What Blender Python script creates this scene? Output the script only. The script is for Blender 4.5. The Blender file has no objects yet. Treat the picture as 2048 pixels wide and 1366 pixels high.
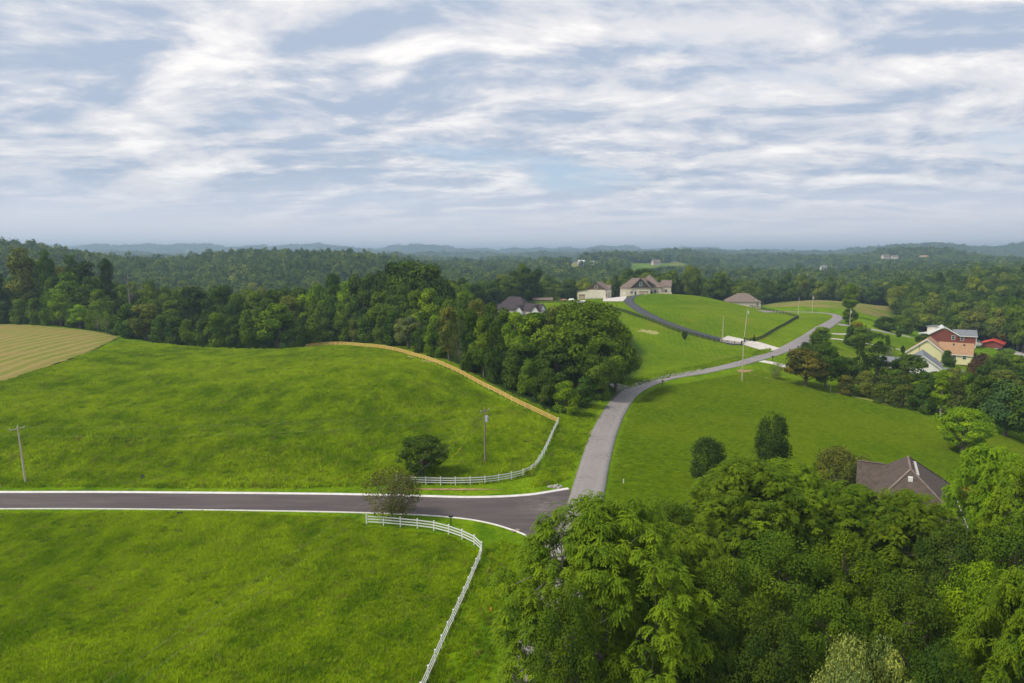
import bpy, bmesh, math, random
import numpy as np
from mathutils import Vector, Matrix

random.seed(7)
RNG = np.random.default_rng(7)
SC = bpy.context.scene
COL = SC.collection

# ------------------------------------------------------------------ camera
EYE = np.array((0.0, 0.0, 37.0))
PITCH = math.radians(7.2)
FPX = 1365.0                      # focal length in pixels of the 2048 px wide frame
cam_d = bpy.data.cameras.new('camera')
cam = bpy.data.objects.new('camera', cam_d)
COL.objects.link(cam)
cam.location = EYE
cam.rotation_euler = (math.radians(90) - PITCH, 0, 0)
cam_d.sensor_width = 36
cam_d.lens = 36 * FPX / 2048
cam_d.clip_start = 0.5
cam_d.clip_end = 60000
SC.camera = cam

# ------------------------------------------------------------------ light
SUN_EL, SUN_AZ = math.radians(50), math.radians(-108)      # azimuth from +Y towards +X
w = bpy.data.worlds.new('World'); SC.world = w; w.use_nodes = True
nt = w.node_tree; N = nt.nodes; L = nt.links
for n in list(N): N.remove(n)
def nd(tree, typ, **kw):
    n = tree.nodes.new(typ)
    for k, v in kw.items():
        if k == 'ins':
            for kk, vv in v.items(): n.inputs[kk].default_value = vv
        else: setattr(n, k, v)
    return n
def wmath(op, a, b=None, c=None, clamp=False):
    n = nd(nt, 'ShaderNodeMath', operation=op, use_clamp=clamp)
    for i, x in enumerate((a, b, c)):
        if x is None: continue
        if isinstance(x, (int, float)): n.inputs[i].default_value = x
        else: L.new(x, n.inputs[i])
    return n.outputs[0]
def wmix(f, a, b):
    n = nd(nt, 'ShaderNodeMix', data_type='RGBA')
    for s, x in ((0, f), (6, a), (7, b)):
        if isinstance(x, (int, float)): n.inputs[s].default_value = x
        elif isinstance(x, tuple): n.inputs[s].default_value = (*x, 1)
        else: L.new(x, n.inputs[s])
    return n.outputs[2]
def wstep(x, lo, hi):
    n = nd(nt, 'ShaderNodeMapRange', interpolation_type='SMOOTHSTEP')
    L.new(x, n.inputs[0]); n.inputs[1].default_value = lo; n.inputs[2].default_value = hi
    return n.outputs[0]
sky = nd(nt, 'ShaderNodeTexSky', sky_type='NISHITA', sun_disc=False,
         sun_elevation=SUN_EL, sun_rotation=-SUN_AZ if False else SUN_AZ, altitude=200,
         air_density=1.0, dust_density=1.2, ozone_density=1.2)
tc = nd(nt, 'ShaderNodeTexCoord')
sep = nd(nt, 'ShaderNodeSeparateXYZ'); L.new(tc.outputs['Generated'], sep.inputs[0])
zc = wmath('MAXIMUM', sep.outputs[2], 0.0)
den = wmath('ADD', zc, 0.16)
px = wmath('DIVIDE', sep.outputs[0], den); py = wmath('DIVIDE', sep.outputs[1], den)
cmb = nd(nt, 'ShaderNodeCombineXYZ'); L.new(px, cmb.inputs[0]); L.new(py, cmb.inputs[1])
def noise(scale, detail, rough, dist, offs, rot=0.0, sx=1.0, sy=1.0, vec=None):
    mp = nd(nt, 'ShaderNodeMapping'); L.new(vec or cmb.outputs[0], mp.inputs[0])
    mp.inputs['Location'].default_value = offs
    mp.inputs['Rotation'].default_value = (0, 0, math.radians(rot))
    mp.inputs['Scale'].default_value = (sx, sy, 1)
    n = nd(nt, 'ShaderNodeTexNoise', noise_dimensions='3D')
    L.new(mp.outputs[0], n.inputs['Vector'])
    n.inputs['Scale'].default_value = scale; n.inputs['Detail'].default_value = detail
    n.inputs['Roughness'].default_value = rough; n.inputs['Distortion'].default_value = dist
    return n.outputs[0]
def wsum(*terms):
    o = None
    for x, k in terms:
        y = wmath('MULTIPLY', x, k); o = y if o is None else wmath('ADD', o, y)
    return o
big = noise(0.55, 3, 0.5, 0.4, (3.1, 7.3, 0.0))                       # large banks
mid = noise(1.5, 7, 0.55, 0.35, (1.7, 2.2, 4.0), 14, 0.9, 1.1)        # cloud bodies
fine = noise(6.0, 8, 0.68, 0.30, (5.5, 0.3, 9.0), 10, 0.8, 1.25)      # ragged detail
lumpa = noise(2.0, 6, 0.58, 0.35, (8.5, 4.3, 2.0), 12, 0.85, 1.2)     # light and dark of the bodies
lumpb = noise(2.0, 6, 0.58, 0.35, (8.57, 4.43, 2.03), 12, 0.85, 1.2)
relief = wsum((wmath('SUBTRACT', lumpa, lumpb), 3.2))                  # side of each billow turned to the light
bank2 = noise(0.62, 5, 0.5, 0.5, (11.5, 1.3, 5.0), -20, 0.75, 1.4)
body = wsum((mid, 0.52), (fine, 0.10), (big, 0.38))
cover = wstep(body, 0.33, 0.47)
lit = wstep(wsum((lumpa, 0.30), (fine, 0.24), (bank2, 0.48), (relief, 0.30)), 0.36, 0.63)
glow = wstep(wsum((lumpa, 0.36), (fine, 0.30), (mid, 0.34), (relief, 0.30)), 0.53, 0.78)
vs = nd(nt, 'ShaderNodeVectorMath', operation='SCALE'); L.new(sky.outputs[0], vs.inputs[0]); vs.inputs['Scale'].default_value = 0.10
blue = wmix(0.6, vs.outputs[0], (0.50, 0.64, 0.82))
cloudc = wmix(lit, (0.40, 0.47, 0.60), (0.73, 0.72, 0.745))
cloudc = wmix(glow, cloudc, (0.98, 0.94, 0.91))
skyc = wmix(wmath('MULTIPLY', cover, 0.96), blue, cloudc)
low = wstep(wmath('ADD', sep.outputs[2], wmath('MULTIPLY', wmath('SUBTRACT', bank2, 0.5), 0.08)), 0.01, 0.13)
hz = wmix(wstep(sep.outputs[2], 0.0, 0.10), (0.84, 0.79, 0.83), (0.66, 0.69, 0.78))
skyc = wmix(low, hz, skyc)
bg = nd(nt, 'ShaderNodeBackground'); L.new(skyc, bg.inputs[0]); bg.inputs[1].default_value = 0.90
wo = nd(nt, 'ShaderNodeOutputWorld'); L.new(bg.outputs[0], wo.inputs[0])

sd = bpy.data.lights.new('sun', 'SUN'); sun = bpy.data.objects.new('sun', sd); COL.objects.link(sun)
sd.energy = 2.5; sd.angle = math.radians(12); sd.color = (1.0, 0.92, 0.78)
sdir = Vector((math.cos(SUN_EL) * math.sin(SUN_AZ), math.cos(SUN_EL) * math.cos(SUN_AZ), math.sin(SUN_EL)))
sun.rotation_euler = sdir.to_track_quat('Z', 'Y').to_euler()
sun.location = (0, 0, 120)

SC.view_settings.view_transform = 'Standard'
SC.view_settings.look = 'None'
SC.view_settings.gamma = 1.0
SC.view_settings.use_curve_mapping = False
SC.view_settings.exposure = 0.37
SC.render.engine = 'CYCLES'
cy = SC.cycles
cy.max_bounces = 5; cy.diffuse_bounces = 3; cy.glossy_bounces = 2; cy.transmission_bounces = 4
cy.volume_bounces = 0; cy.transparent_max_bounces = 8
cy.use_denoising = True
HAZE = 2.0e-4

# ------------------------------------------------------------------ helpers
def ray(u, v):
    r, up = (u - 1024) / FPX, (683 - v) / FPX
    return np.array((r, math.cos(PITCH) + up * math.sin(PITCH), -math.sin(PITCH) + up * math.cos(PITCH)))
def at_z(u, v, z):
    d = ray(u, v); t = (z - EYE[2]) / d[2]
    return EYE + d * t
def at_y(u, v, y):
    d = ray(u, v); return EYE + d * (y / d[1])
def pix(x, y, z):
    dz = z - EYE[2]
    dep = y * math.cos(PITCH) - dz * math.sin(PITCH)
    upv = y * math.sin(PITCH) + dz * math.cos(PITCH)
    dep = np.where(np.abs(dep) < 1e-3, 1e-3, dep)
    return 1024 + FPX * x / dep, 683 - FPX * upv / dep, dep
def tag(o, label=None, cat=None, group=None, kind=None):
    if label: o['label'] = label
    if cat: o['category'] = cat
    if group: o['group'] = group
    if kind: o['kind'] = kind
    return o
def mesh_from(name, verts, faces, mats=None, smooth=False, midx=None):
    """verts Nx3, faces list or MxK array"""
    me = bpy.data.meshes.new(name)
    verts = np.asarray(verts, dtype=np.float32)
    if isinstance(faces, np.ndarray):
        k = faces.shape[1]; nf = len(faces)
        me.vertices.add(len(verts)); me.vertices.foreach_set('co', verts.ravel())
        me.loops.add(nf * k); me.loops.foreach_set('vertex_index', faces.astype(np.int32).ravel())
        me.polygons.add(nf); me.polygons.foreach_set('loop_start', np.arange(0, nf * k, k, dtype=np.int32))
        me.update(calc_edges=True)
    else:
        me.from_pydata([tuple(map(float, v)) for v in verts], [], [tuple(f) for f in faces])
    if mats:
        for m in (mats if isinstance(mats, (list, tuple)) else [mats]): me.materials.append(m)
    if midx is not None: me.polygons.foreach_set('material_index', np.asarray(midx, dtype=np.int32))
    if smooth: me.polygons.foreach_set('use_smooth', np.ones(len(me.polygons), dtype=bool))
    me.update()
    return me
def link(name, me, parent=None, loc=None, rotz=None):
    o = bpy.data.objects.new(name, me); COL.objects.link(o)
    if parent is not None: o.parent = parent
    if loc is not None: o.location = tuple(float(c) for c in loc)
    if rotz is not None: o.rotation_euler = (0, 0, rotz)
    return o
def empty(name, loc, rotz=0):
    o = bpy.data.objects.new(name, None); COL.objects.link(o)
    o.location = tuple(float(c) for c in loc); o.rotation_euler = (0, 0, rotz); o.empty_display_size = 0.3
    return o
class MB:
    """collects simple solids into one mesh"""
    def __init__(s): s.v = []; s.f = []; s.m = []; s.mi = 0
    def add(s, vs, fs):
        b = len(s.v); s.v += [tuple(map(float, p)) for p in vs]
        s.f += [tuple(i + b for i in f) for f in fs]; s.m += [s.mi] * len(fs); return s
    def box(s, x0, x1, y0, y1, z0, z1):
        return s.add([(x0,y0,z0),(x1,y0,z0),(x1,y1,z0),(x0,y1,z0),(x0,y0,z1),(x1,y0,z1),(x1,y1,z1),(x0,y1,z1)],
                     [(0,3,2,1),(4,5,6,7),(0,1,5,4),(1,2,6,5),(2,3,7,6),(3,0,4,7)])
    def bar(s, a, b, wd, ht, up=Vector((0,0,1))):
        a, b = Vector(a), Vector(b); d = (b - a).normalized()
        sd_ = d.cross(up)
        if sd_.length < 1e-4: sd_ = Vector((1,0,0))
        sd_.normalize(); u2 = sd_.cross(d).normalized()
        q = []
        for p in (a, b):
            for i, j in ((-1,-1),(1,-1),(1,1),(-1,1)): q.append(p + sd_ * (i*wd/2) + u2 * (j*ht/2))
        return s.add(q, [(0,3,2,1),(4,5,6,7),(0,1,5,4),(1,2,6,5),(2,3,7,6),(3,0,4,7)])
    def tube(s, pts, radii, n=6, cap=True):
        pts = [Vector(p) for p in pts]; vs = []; fs = []
        for i, p in enumerate(pts):
            d = (pts[min(i+1,len(pts)-1)] - pts[max(i-1,0)])
            d = d.normalized() if d.length > 1e-6 else Vector((0,0,1))
            a = d.cross(Vector((0,0,1)) if abs(d.z) < .9 else Vector((1,0,0))).normalized(); b = d.cross(a)
            r = radii[i] if isinstance(radii, (list, tuple)) else radii
            for k in range(n):
                t = 2*math.pi*k/n; vs.append(p + a*(math.cos(t)*r) + b*(math.sin(t)*r))
        for i in range(len(pts)-1):
            for k in range(n):
                k2 = (k+1) % n; fs.append((i*n+k, i*n+k2, (i+1)*n+k2, (i+1)*n+k))
        if cap: fs.append(tuple(range(n))[::-1]); fs.append(tuple((len(pts)-1)*n+k for k in range(n)))
        return s.add(vs, fs)
    def slab(s, quad, t=0.12):
        """a thick sheet from planar polygon points, thickness downwards along its normal"""
        q = [Vector(p) for p in quad]; nrm = (q[1]-q[0]).cross(q[2]-q[0]).normalized()
        if nrm.z < 0: q = q[::-1]; nrm = -nrm
        n = len(q); lo = [p - nrm*t for p in q]
        fs = [tuple(range(n)), tuple(range(2*n-1, n-1, -1))]
        for i in range(n): j = (i+1) % n; fs.append((i, i+n, j+n, j))
        return s.add(q + lo, fs)
    def prism(s, poly, d0, d1, axis='y'):
        """extrude polygon given in (h, z) along axis"""
        n = len(poly); vs = []
        for d in (d0, d1):
            for h, z in poly: vs.append((h, d, z) if axis == 'y' else (d, h, z))
        fs = [tuple(range(n)), tuple(range(2*n-1, n-1, -1))]
        for i in range(n): j = (i+1) % n; fs.append((i, i+n, j+n, j))
        return s.add(vs, fs)
    def build(s, name, mats, parent=None, loc=None, rotz=None, smooth=False):
        me = mesh_from(name, s.v, s.f, mats, smooth, s.m)
        bm = bmesh.new(); bm.from_mesh(me); bmesh.ops.recalc_face_normals(bm, faces=bm.faces); bm.to_mesh(me); bm.free()
        return link(name, me, parent, loc, rotz)

# ------------------------------------------------------------------ terrain
# (u, v, z): a point of the ground seen at pixel u, v lying at height z
CP_PIX = [
 (0,985,.5),(360,985,.4),(730,987,0),(1000,993,0),(1140,980,0),(1170,1030,0),(1080,1200,0),(1060,1366,0),
 (0,1020,.3),(360,1020,.2),(730,1020,0),(200,985,.46),(200,1020,.26),(100,1003,.42),(500,1003,.2),(550,988,.22),(-120,1003,.48),(0,1366,1.2),(400,1200,.4),(700,1366,.2),(0,1150,.6),(400,1366,.8),
 (733,1050,0),(963,1115,0),(850,1366,.2),
 (970,932,.6),(45,968,.8),(-250,985,.5),(-250,1020,.4),(400,930,1.6),(600,900,1.8),(200,850,4),(600,800,5),(300,740,5.5),(100,760,6),(0,850,3.5),(800,850,2.6),
 (0,760,6),(0,650,7.2),(120,655,7.0),(240,676,6),(450,700,4.4),(560,697,4.0),(620,692,4.2),(700,690,5.2),(760,693,6.2),
 (830,712,7.4),(900,737,7.2),(1000,783,5),(1060,812,3.4),(1117,848,1.6),(800,770,7.2),(950,870,1.8),
 (1227,800,.3),(1200,860,.1),(1170,930,0),(1290,765,.5),(1400,745,1),(1500,718,1.5),(1560,698,2),(1600,680,2.6),(1640,660,3.4),
 (1680,640,4.2),(1600,627,4.6),(1560,625,5.2),
 (1250,593,12),(1185,598,12),(1290,588,12.4),(1110,603,11),(1200,612,11),(1300,640,9),(1380,667,5),(1460,685,2.6),
 (1300,700,3.8),(1260,660,7),(1400,640,8.2),(1350,605,12),(1598,632,4.6),(1530,660,4.4),(1480,660,5.2),
 (1247,963,-.3),(1300,900,-.3),(1500,800,0),(1400,780,.4),(1700,800,-2.4),(1900,860,-4.5),(2048,885,-6),(1900,1000,-5),
 (1650,940,-2),(2048,1000,-6.5),(1600,760,0),(1700,690,-1.6),(1780,665,-2.4),(1830,720,-6),(1900,690,-8),(2048,712,-10),
 (1980,690,-9.2),(1760,640,-1),(1300,1000,-.2),(1640,690,.5),(1150,820,1.0),(1120,760,3.0),(1090,700,5.5),
 (1430,1150,-1),(1800,1150,-3.5),(2048,1200,-5),(1430,1366,-1.2),(1800,1366,-3.5),(1650,870,-2.2),
]
# (u, Y, z)
CP_Y = [
 (-300,55,1.5),(-300,100,1.2),(-300,200,6),(-300,300,5),(2350,60,-6),(2350,120,-9),(2350,200,-11),(2350,320,-14),
 (-200,-60,1.5),(1024,-60,0),(1024,0,0),(1024,30,0),(2300,-60,-3),(2300,20,-4),(-400,20,1.5),
 (1035,300,7.5),(1000,330,6.5),(1060,430,8),(950,260,5.5),(900,300,4),(800,260,4.5),(700,300,1),(560,310,-1),(400,340,-2),(200,350,3),(0,360,7),(-300,360,8),
 (1640,430,4),(1560,430,3.6),(1720,430,2.4),(1560,520,1.5),(1640,525,2.6),(1720,510,1.5),(1790,470,-3),(1480,430,4.6),(1410,432,10.6),(1480,402,8.0),(1350,470,7),(1290,500,3),
 (1800,450,-7),(2048,420,-5),(1700,600,-10),(2048,600,6),(1850,560,-2),(2350,450,-2),(2350,600,8),
]
def addring(Y, lst):
    for u, z in lst: CP_Y.append((u, Y, z))
addring(480, [(0,1),(300,-12),(600,-14),(850,-8),(1100,-2)])
addring(560, [(-300,8),(0,-6),(300,-16),(700,-16),(1000,-11),(1200,-12),(1400,-12)])
addring(900, [(-500,36),(-300,36),(0,33),(100,27),(200,16),(300,6),(450,6),(600,6),(750,2),(900,-8),(1100,-8),(1400,-12),(1700,-12),(2048,-4),(2500,6)])
addring(1150, [(-300,22),(0,18),(200,12),(300,13),(400,19),(450,25),(560,30),(650,28),(740,21),(830,11),(930,3),(1100,-4),(1400,-10),(1700,-12),(2048,-4),(2400,4)])
addring(1600, [(-300,0),(0,-8),(300,-10),(600,-5),(900,3),(1000,4),(1200,10),(1320,14),(1500,-2),(1700,4),(1900,10),(2048,8),(2400,10)])
def vz(v, Y, tree=0): return EYE[2] - Y * math.tan(PITCH + math.atan((v - 683) / FPX)) - tree
addring(2250, [(-300,0),(0,-5),(300,-5),(600,-5),(850,-2)] + [(u, vz(v, 2250, 14)) for u, v in ((960,527),(1080,521),(1200,519),(1330,513),(1420,515),(1500,519),(1570,512),(1680,514),(1780,508),(1860,508),(1960,514),(2060,520),(2400,515))])
addring(2900, [(u, -14) for u in (-300,100,500,900,1300,1650,2000,2400)])
addring(5000, [(u, -12) for u in (-300,100,500,900,1300,1650,2000,2400)])
addring(3700, [(u, vz(v, 3700, 14)) for u, v in ((-300,512),(0,512),(300,512),(600,512),(850,514),(1000,513),(1120,510),(1250,506),(1400,506),(1560,508),(1700,503),(1800,495),(1870,491),(1960,493),(2048,492),(2400,490))])
addring(6800, [(u, vz(v, 6800, 20)) for u, v in ((-400,490),(-200,486),(90,493),(200,497),(340,492),(390,494),(440,500),(500,497),(600,495),(680,498),(740,505),(800,497),(900,500),(960,504),(1024,505),(1100,503),(1200,500),(1300,502),(1400,503),(1560,506),(1750,502),(1850,497),(2048,497),(2400,495))])
addring(10000, [(u, 25) for u in (-500,200,900,1600,2500)])
addring(14000, [(u, 20) for u in (-500,1024,2500)])
cps = []
for u, v, z in CP_PIX:
    p = at_z(u, v, z); cps.append(tuple(p))
for u, Y, z in CP_Y:
    dep = Y * math.cos(PITCH) + (37 - z) * math.sin(PITCH)
    if Y < 35: dep = 60
    cps.append(((u - 1024) / FPX * dep, Y, z))
cps = np.array(cps)
def st(x, y):
    yy = np.maximum(y, -70) + 110.0
    s = np.clip(x / yy, -1.6, 1.6); return s * 2.2, np.log(yy) * 1.0
def tps(r2): return 0.5 * r2 * np.log(r2 + 1e-12)
_S, _T = st(cps[:, 0], cps[:, 1]); _n = len(cps)
_A = tps((_S[:, None] - _S) ** 2 + (_T[:, None] - _T) ** 2) + np.eye(_n) * 1e-4
_P = np.stack((np.ones(_n), _S, _T), 1)
_M = np.block([[_A, _P], [_P.T, np.zeros((3, 3))]])
_W = np.linalg.solve(_M, np.concatenate((cps[:, 2], np.zeros(3))))
_r = np.random.default_rng(3)
_WV = [(_r.uniform(0, 2*math.pi), lam, _r.uniform(0, 6.28), amp) for lam, amp in ((900,7),(620,6),(430,5),(300,4.2),(210,3.2),(150,2.0),(760,6),(350,4),(1500,8)) for _ in range(1)]
def smooth(x, a, b):
    t = np.clip((x - a) / (b - a), 0, 1); return t * t * (3 - 2 * t)
def TER(x, y):
    x = np.atleast_1d(np.asarray(x, float)); y = np.atleast_1d(np.asarray(y, float))
    sh = np.broadcast(x, y).shape; x = np.broadcast_to(x, sh).ravel(); y = np.broadcast_to(y, sh).ravel()
    out = np.empty(len(x))
    for i in range(0, len(x), 20000):
        s, t = st(x[i:i+20000], y[i:i+20000])
        k = tps((s[:, None] - _S) ** 2 + (t[:, None] - _T) ** 2)
        out[i:i+20000] = k @ _W[:_n] + _W[_n] + _W[_n+1] * s + _W[_n+2] * t
    a = smooth(y, 520, 1000) * (0.55 + 0.35 * smooth(y, 1100, 2000)) * (1 + 0.8 * smooth(y, 3800, 5500))
    nz = np.zeros(len(x))
    for th, lam, ph, amp in _WV:
        nz += amp * np.sin((x * math.cos(th) + y * math.sin(th)) * 2 * math.pi / lam + ph)
    # gentle lumps of the near ground
    b = 0.10 * np.sin(x / 9.0 + 1.3 * np.sin(y / 17.0)) * np.sin(y / 11.0 + x / 31.0)
    rw = (1 - smooth(np.abs(y - 98), 9, 26)) * smooth(-x, -14, -2) * (x > -260)
    out = out * (1 - rw) + rw * np.clip(-x, 0, 260) * 0.0062
    out = out + a * nz + b * (1 - smooth(y, 300, 500)) * (1 - np.exp(-((y - 100) / 15) ** 2))
    return out.reshape(sh)
def tz(x, y): return float(TER(x, y)[0])
_TT = np.concatenate((np.linspace(20, 600, 900), np.geomspace(602, 12000, 700)))
def Gm(uv):
    """pixels -> points where their rays meet the ground"""
    res = []
    for u, v in uv:
        d = ray(u, v); d = d / d[1]
        xs = d[0] * _TT; zs = EYE[2] + d[2] * _TT
        h = TER(xs, _TT) - zs
        k = int(np.argmax(h > 0)) if (h > 0).any() else len(_TT) - 1
        if k == 0: k = 1
        f = h[k-1] / (h[k-1] - h[k]) if h[k-1] != h[k] else 0
        t = _TT[k-1] + (_TT[k] - _TT[k-1]) * min(max(f, 0), 1)
        res.append((d[0]*t, t, tz(d[0]*t, t)))
    return np.array(res)
def G(u, v): return Gm([(u, v)])[0]
def at_uY(u, Y):
    """ground point on the column u at distance Y"""
    z = 0.0
    for _ in range(4):
        dep = Y * math.cos(PITCH) + (37 - z) * math.sin(PITCH)
        x = (u - 1024) / FPX * dep; z = tz(x, Y)
    return np.array((x, Y, z))
def inpoly(x, y, poly):
    x = np.asarray(x, float); y = np.asarray(y, float); c = np.zeros(x.shape, bool)
    n = len(poly); j = n - 1
    for i in range(n):
        xi, yi = poly[i]; xj, yj = poly[j]
        if yi != yj:
            c ^= ((yi > y) != (yj > y)) & (x < (xj - xi) * (y - yi) / (yj - yi) + xi)
        j = i
    return c
def spline(pts, step):
    """Catmull-Rom through points, resampled evenly"""
    pts = np.asarray(pts, float); P = np.vstack((2*pts[0]-pts[1], pts, 2*pts[-1]-pts[-2])); out = []
    for i in range(1, len(P)-2):
        for t in np.linspace(0, 1, 24, endpoint=False):
            a, b, c, d = P[i-1], P[i], P[i+1], P[i+2]
            out.append(0.5*((2*b)+(-a+c)*t+(2*a-5*b+4*c-d)*t*t+(-a+3*b-3*c+d)*t**3))
    out.append(P[-2]); out = np.array(out)
    s = np.concatenate(([0], np.cumsum(np.linalg.norm(np.diff(out[:, :2], axis=0), axis=1))))
    n = max(2, int(round(s[-1]/step)) + 1); q = np.linspace(0, s[-1], n)
    return np.stack([np.interp(q, s, out[:, k]) for k in range(out.shape[1])], 1)

# ------------------------------------------------------------------ materials
MATS = {}
def newmat(name):
    m = bpy.data.materials.new(name); m.use_nodes = True; m.node_tree.nodes.clear(); MATS[name] = m; return m
class NT:
    def __init__(s, m): s.t = m.node_tree
    def n(s, typ, **kw): return nd(s.t, typ, **kw)
    def l(s, a, b): s.t.links.new(a, b)
    def math(s, op, a, b=None, c=None, clamp=False):
        n = s.n('ShaderNodeMath', operation=op, use_clamp=clamp)
        for i, x in enumerate((a, b, c)):
            if x is None: continue
            if isinstance(x, (int, float)): n.inputs[i].default_value = x
            else: s.l(x, n.inputs[i])
        return n.outputs[0]
    def mix(s, f, a, b, blend='MIX'):
        n = s.n('ShaderNodeMix', data_type='RGBA', blend_type=blend)
        for k, x in ((0, f), (6, a), (7, b)):
            if isinstance(x, (int, float)): n.inputs[k].default_value = x
            elif isinstance(x, tuple): n.inputs[k].default_value = (*x, 1)
            else: s.l(x, n.inputs[k])
        return n.outputs[2]
    def step(s, x, lo, hi):
        n = s.n('ShaderNodeMapRange', interpolation_type='SMOOTHSTEP'); s.l(x, n.inputs[0])
        n.inputs[1].default_value = lo; n.inputs[2].default_value = hi; return n.outputs[0]
    def pos(s):
        return s.n('ShaderNodeNewGeometry').outputs['Position']
    def noise(s, scale, detail=4, rough=0.55, vec=None, loc=(0,0,0), scl=(1,1,1), rot=0, dist=0):
        mp = s.n('ShaderNodeMapping'); s.l(vec if vec is not None else s.pos(), mp.inputs[0])
        mp.inputs['Location'].default_value = loc; mp.inputs['Scale'].default_value = scl; mp.inputs['Rotation'].default_value = (0, 0, rot)
        n = s.n('ShaderNodeTexNoise'); s.l(mp.outputs[0], n.inputs['Vector'])
        n.inputs['Scale'].default_value = scale; n.inputs['Detail'].default_value = detail
        n.inputs['Roughness'].default_value = rough; n.inputs['Distortion'].default_value = dist
        return n.outputs[0]
    def out(s, col, rough=0.9, spec=0.2, bump=None, bs=0.3, bd=0.1, transl=None, metal=0.0):
        p = s.n('ShaderNodeBsdfPrincipled')
        if isinstance(col, tuple): p.inputs['Base Color'].default_value = (*col, 1)
        else: s.l(col, p.inputs['Base Color'])
        if isinstance(rough, (int, float)): p.inputs['Roughness'].default_value = rough
        else: s.l(rough, p.inputs['Roughness'])
        p.inputs['Specular IOR Level'].default_value = spec; p.inputs['Metallic'].default_value = metal
        if bump is not None:
            b = s.n('ShaderNodeBump'); s.l(bump, b.inputs['Height']); b.inputs['Strength'].default_value = bs; b.inputs['Distance'].default_value = bd
            s.l(b.outputs[0], p.inputs['Normal'])
        o = s.n('ShaderNodeOutputMaterial')
        if transl is not None:
            t = s.n('ShaderNodeBsdfTranslucent'); s.l(transl[0], t.inputs[0])
            mx = s.n('ShaderNodeMixShader'); mx.inputs[0].default_value = transl[1]
            s.l(p.outputs[0], mx.inputs[1]); s.l(t.outputs[0], mx.inputs[2]); s.l(mx.outputs[0], o.inputs[0])
        else: s.l(p.outputs[0], o.inputs[0])
        return p
def simple(name, col, rough=0.7, spec=0.3, var=0.15, scale=1.5, bs=0.0, metal=0.0, stretch=(1,1,1), var2=None):
    m = newmat(name); t = NT(m)
    f = t.noise(scale, 6, 0.6, scl=stretch)
    a = tuple(c * (1 - var) for c in col); b = tuple(min(1, c * (1 + var)) for c in col)
    c = t.mix(t.step(f, 0.3, 0.7), a, b)
    if var2: c = t.mix(t.step(t.noise(scale * .13, 3, .6), 0.45, 0.75), c, var2)
    t.out(c, rough, spec, bump=f if bs else None, bs=bs, bd=0.03, metal=metal)
    return m
# shared pasture colour of the ground and of the grass growing on it
def pasture_col(t):
    a = t.noise(0.035, 5, 0.6); b = t.noise(0.22, 5, 0.65, scl=(1, .6, 1)); c = t.noise(1.3, 4, 0.7)
    base = t.mix(t.step(b, 0.33, 0.68), (0.088, 0.176, 0.004), (0.195, 0.312, 0.006))
    base = t.mix(t.math('MULTIPLY', t.step(a, 0.45, 0.68), 0.65), base, (0.250, 0.362, 0.010))
    base = t.mix(t.math('MULTIPLY', t.step(t.noise(0.42, 6, .75, loc=(9, 3, 0)), 0.52, 0.68), 0.75), base, (0.042, 0.115, 0.006))
    base = t.mix(t.math('MULTIPLY', t.step(t.noise(0.09, 5, .7, loc=(40, 3, 0)), 0.58, 0.75), 0.35), base, (0.23, 0.24, 0.06))
    return base, c
# ------------------------------------------------------------------ ground sheet
def graded(parts):
    out = []
    for a, b, n in parts: out += list(np.linspace(a, b, n, endpoint=False))
    out.append(parts[-1][1]); return np.array(out)
gx = graded([(-16000,-4000,40),(-4000,-1100,70),(-1100,-340,75),(-340,340,272),(340,1100,75),(1100,4000,70),(4000,16000,40)])
gy = graded([(-600,30,22),(30,460,172),(460,1300,110),(1300,3600,100),(3600,8500,90),(8500,16000,30)])
GX, GY = np.meshgrid(gx, gy); GZ = TER(GX, GY)
nx, ny = len(gx), len(gy)
gv = np.stack((GX.ravel(), GY.ravel(), GZ.ravel()), 1)
ii = (np.arange(ny-1)[:, None]*nx + np.arange(nx-1)).ravel()
gf = np.stack((ii, ii+1, ii+nx+1, ii+nx), 1)
GU, GV, GD = pix(gv[:, 0], gv[:, 1], gv[:, 2])
front = gv[:, 1] > 25
def blurmask(mask):
    m = mask.reshape(ny, nx).astype(float)
    p = np.pad(m, 1, mode='edge')
    return ((p[1:-1,1:-1]*2 + p[:-2,1:-1] + p[2:,1:-1] + p[1:-1,:-2] + p[1:-1,2:]) / 6).ravel()
# mown lawns (pixel outlines of areas on the ground)
LAWN = [
 [(1240,1100),(1205,1020),(1232,880),(1262,800),(1310,772),(1420,752),(1520,728),(1620,700),(1650,665),(1690,650),(1760,662),(1800,680),(2060,720),(2060,1400),(1250,1400)],
 [(1060,720),(1085,640),(1080,606),(1120,598),(1260,586),(1350,584),(1420,595),(1520,615),(1600,627),(1690,630),(1670,655),(1600,690),(1560,705),(1500,712),(1400,738),(1290,760),(1230,768),(1200,700)],
]
lawn = np.zeros(len(gv), bool)
for P_ in LAWN: lawn |= inpoly(GU, GV, P_)
lawn &= front & (gv[:, 1] < 455)
TAN = [[(1520,607),(1600,600),(1760,598),(1790,610),(1780,640),(1740,632),(1690,618),(1600,612),(1540,615)]]
tan = np.zeros(len(gv), bool)
for P_ in TAN: tan |= inpoly(GU, GV, P_)
tan &= front & (gv[:, 1] < 545) & (gv[:, 1] > 385)
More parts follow.
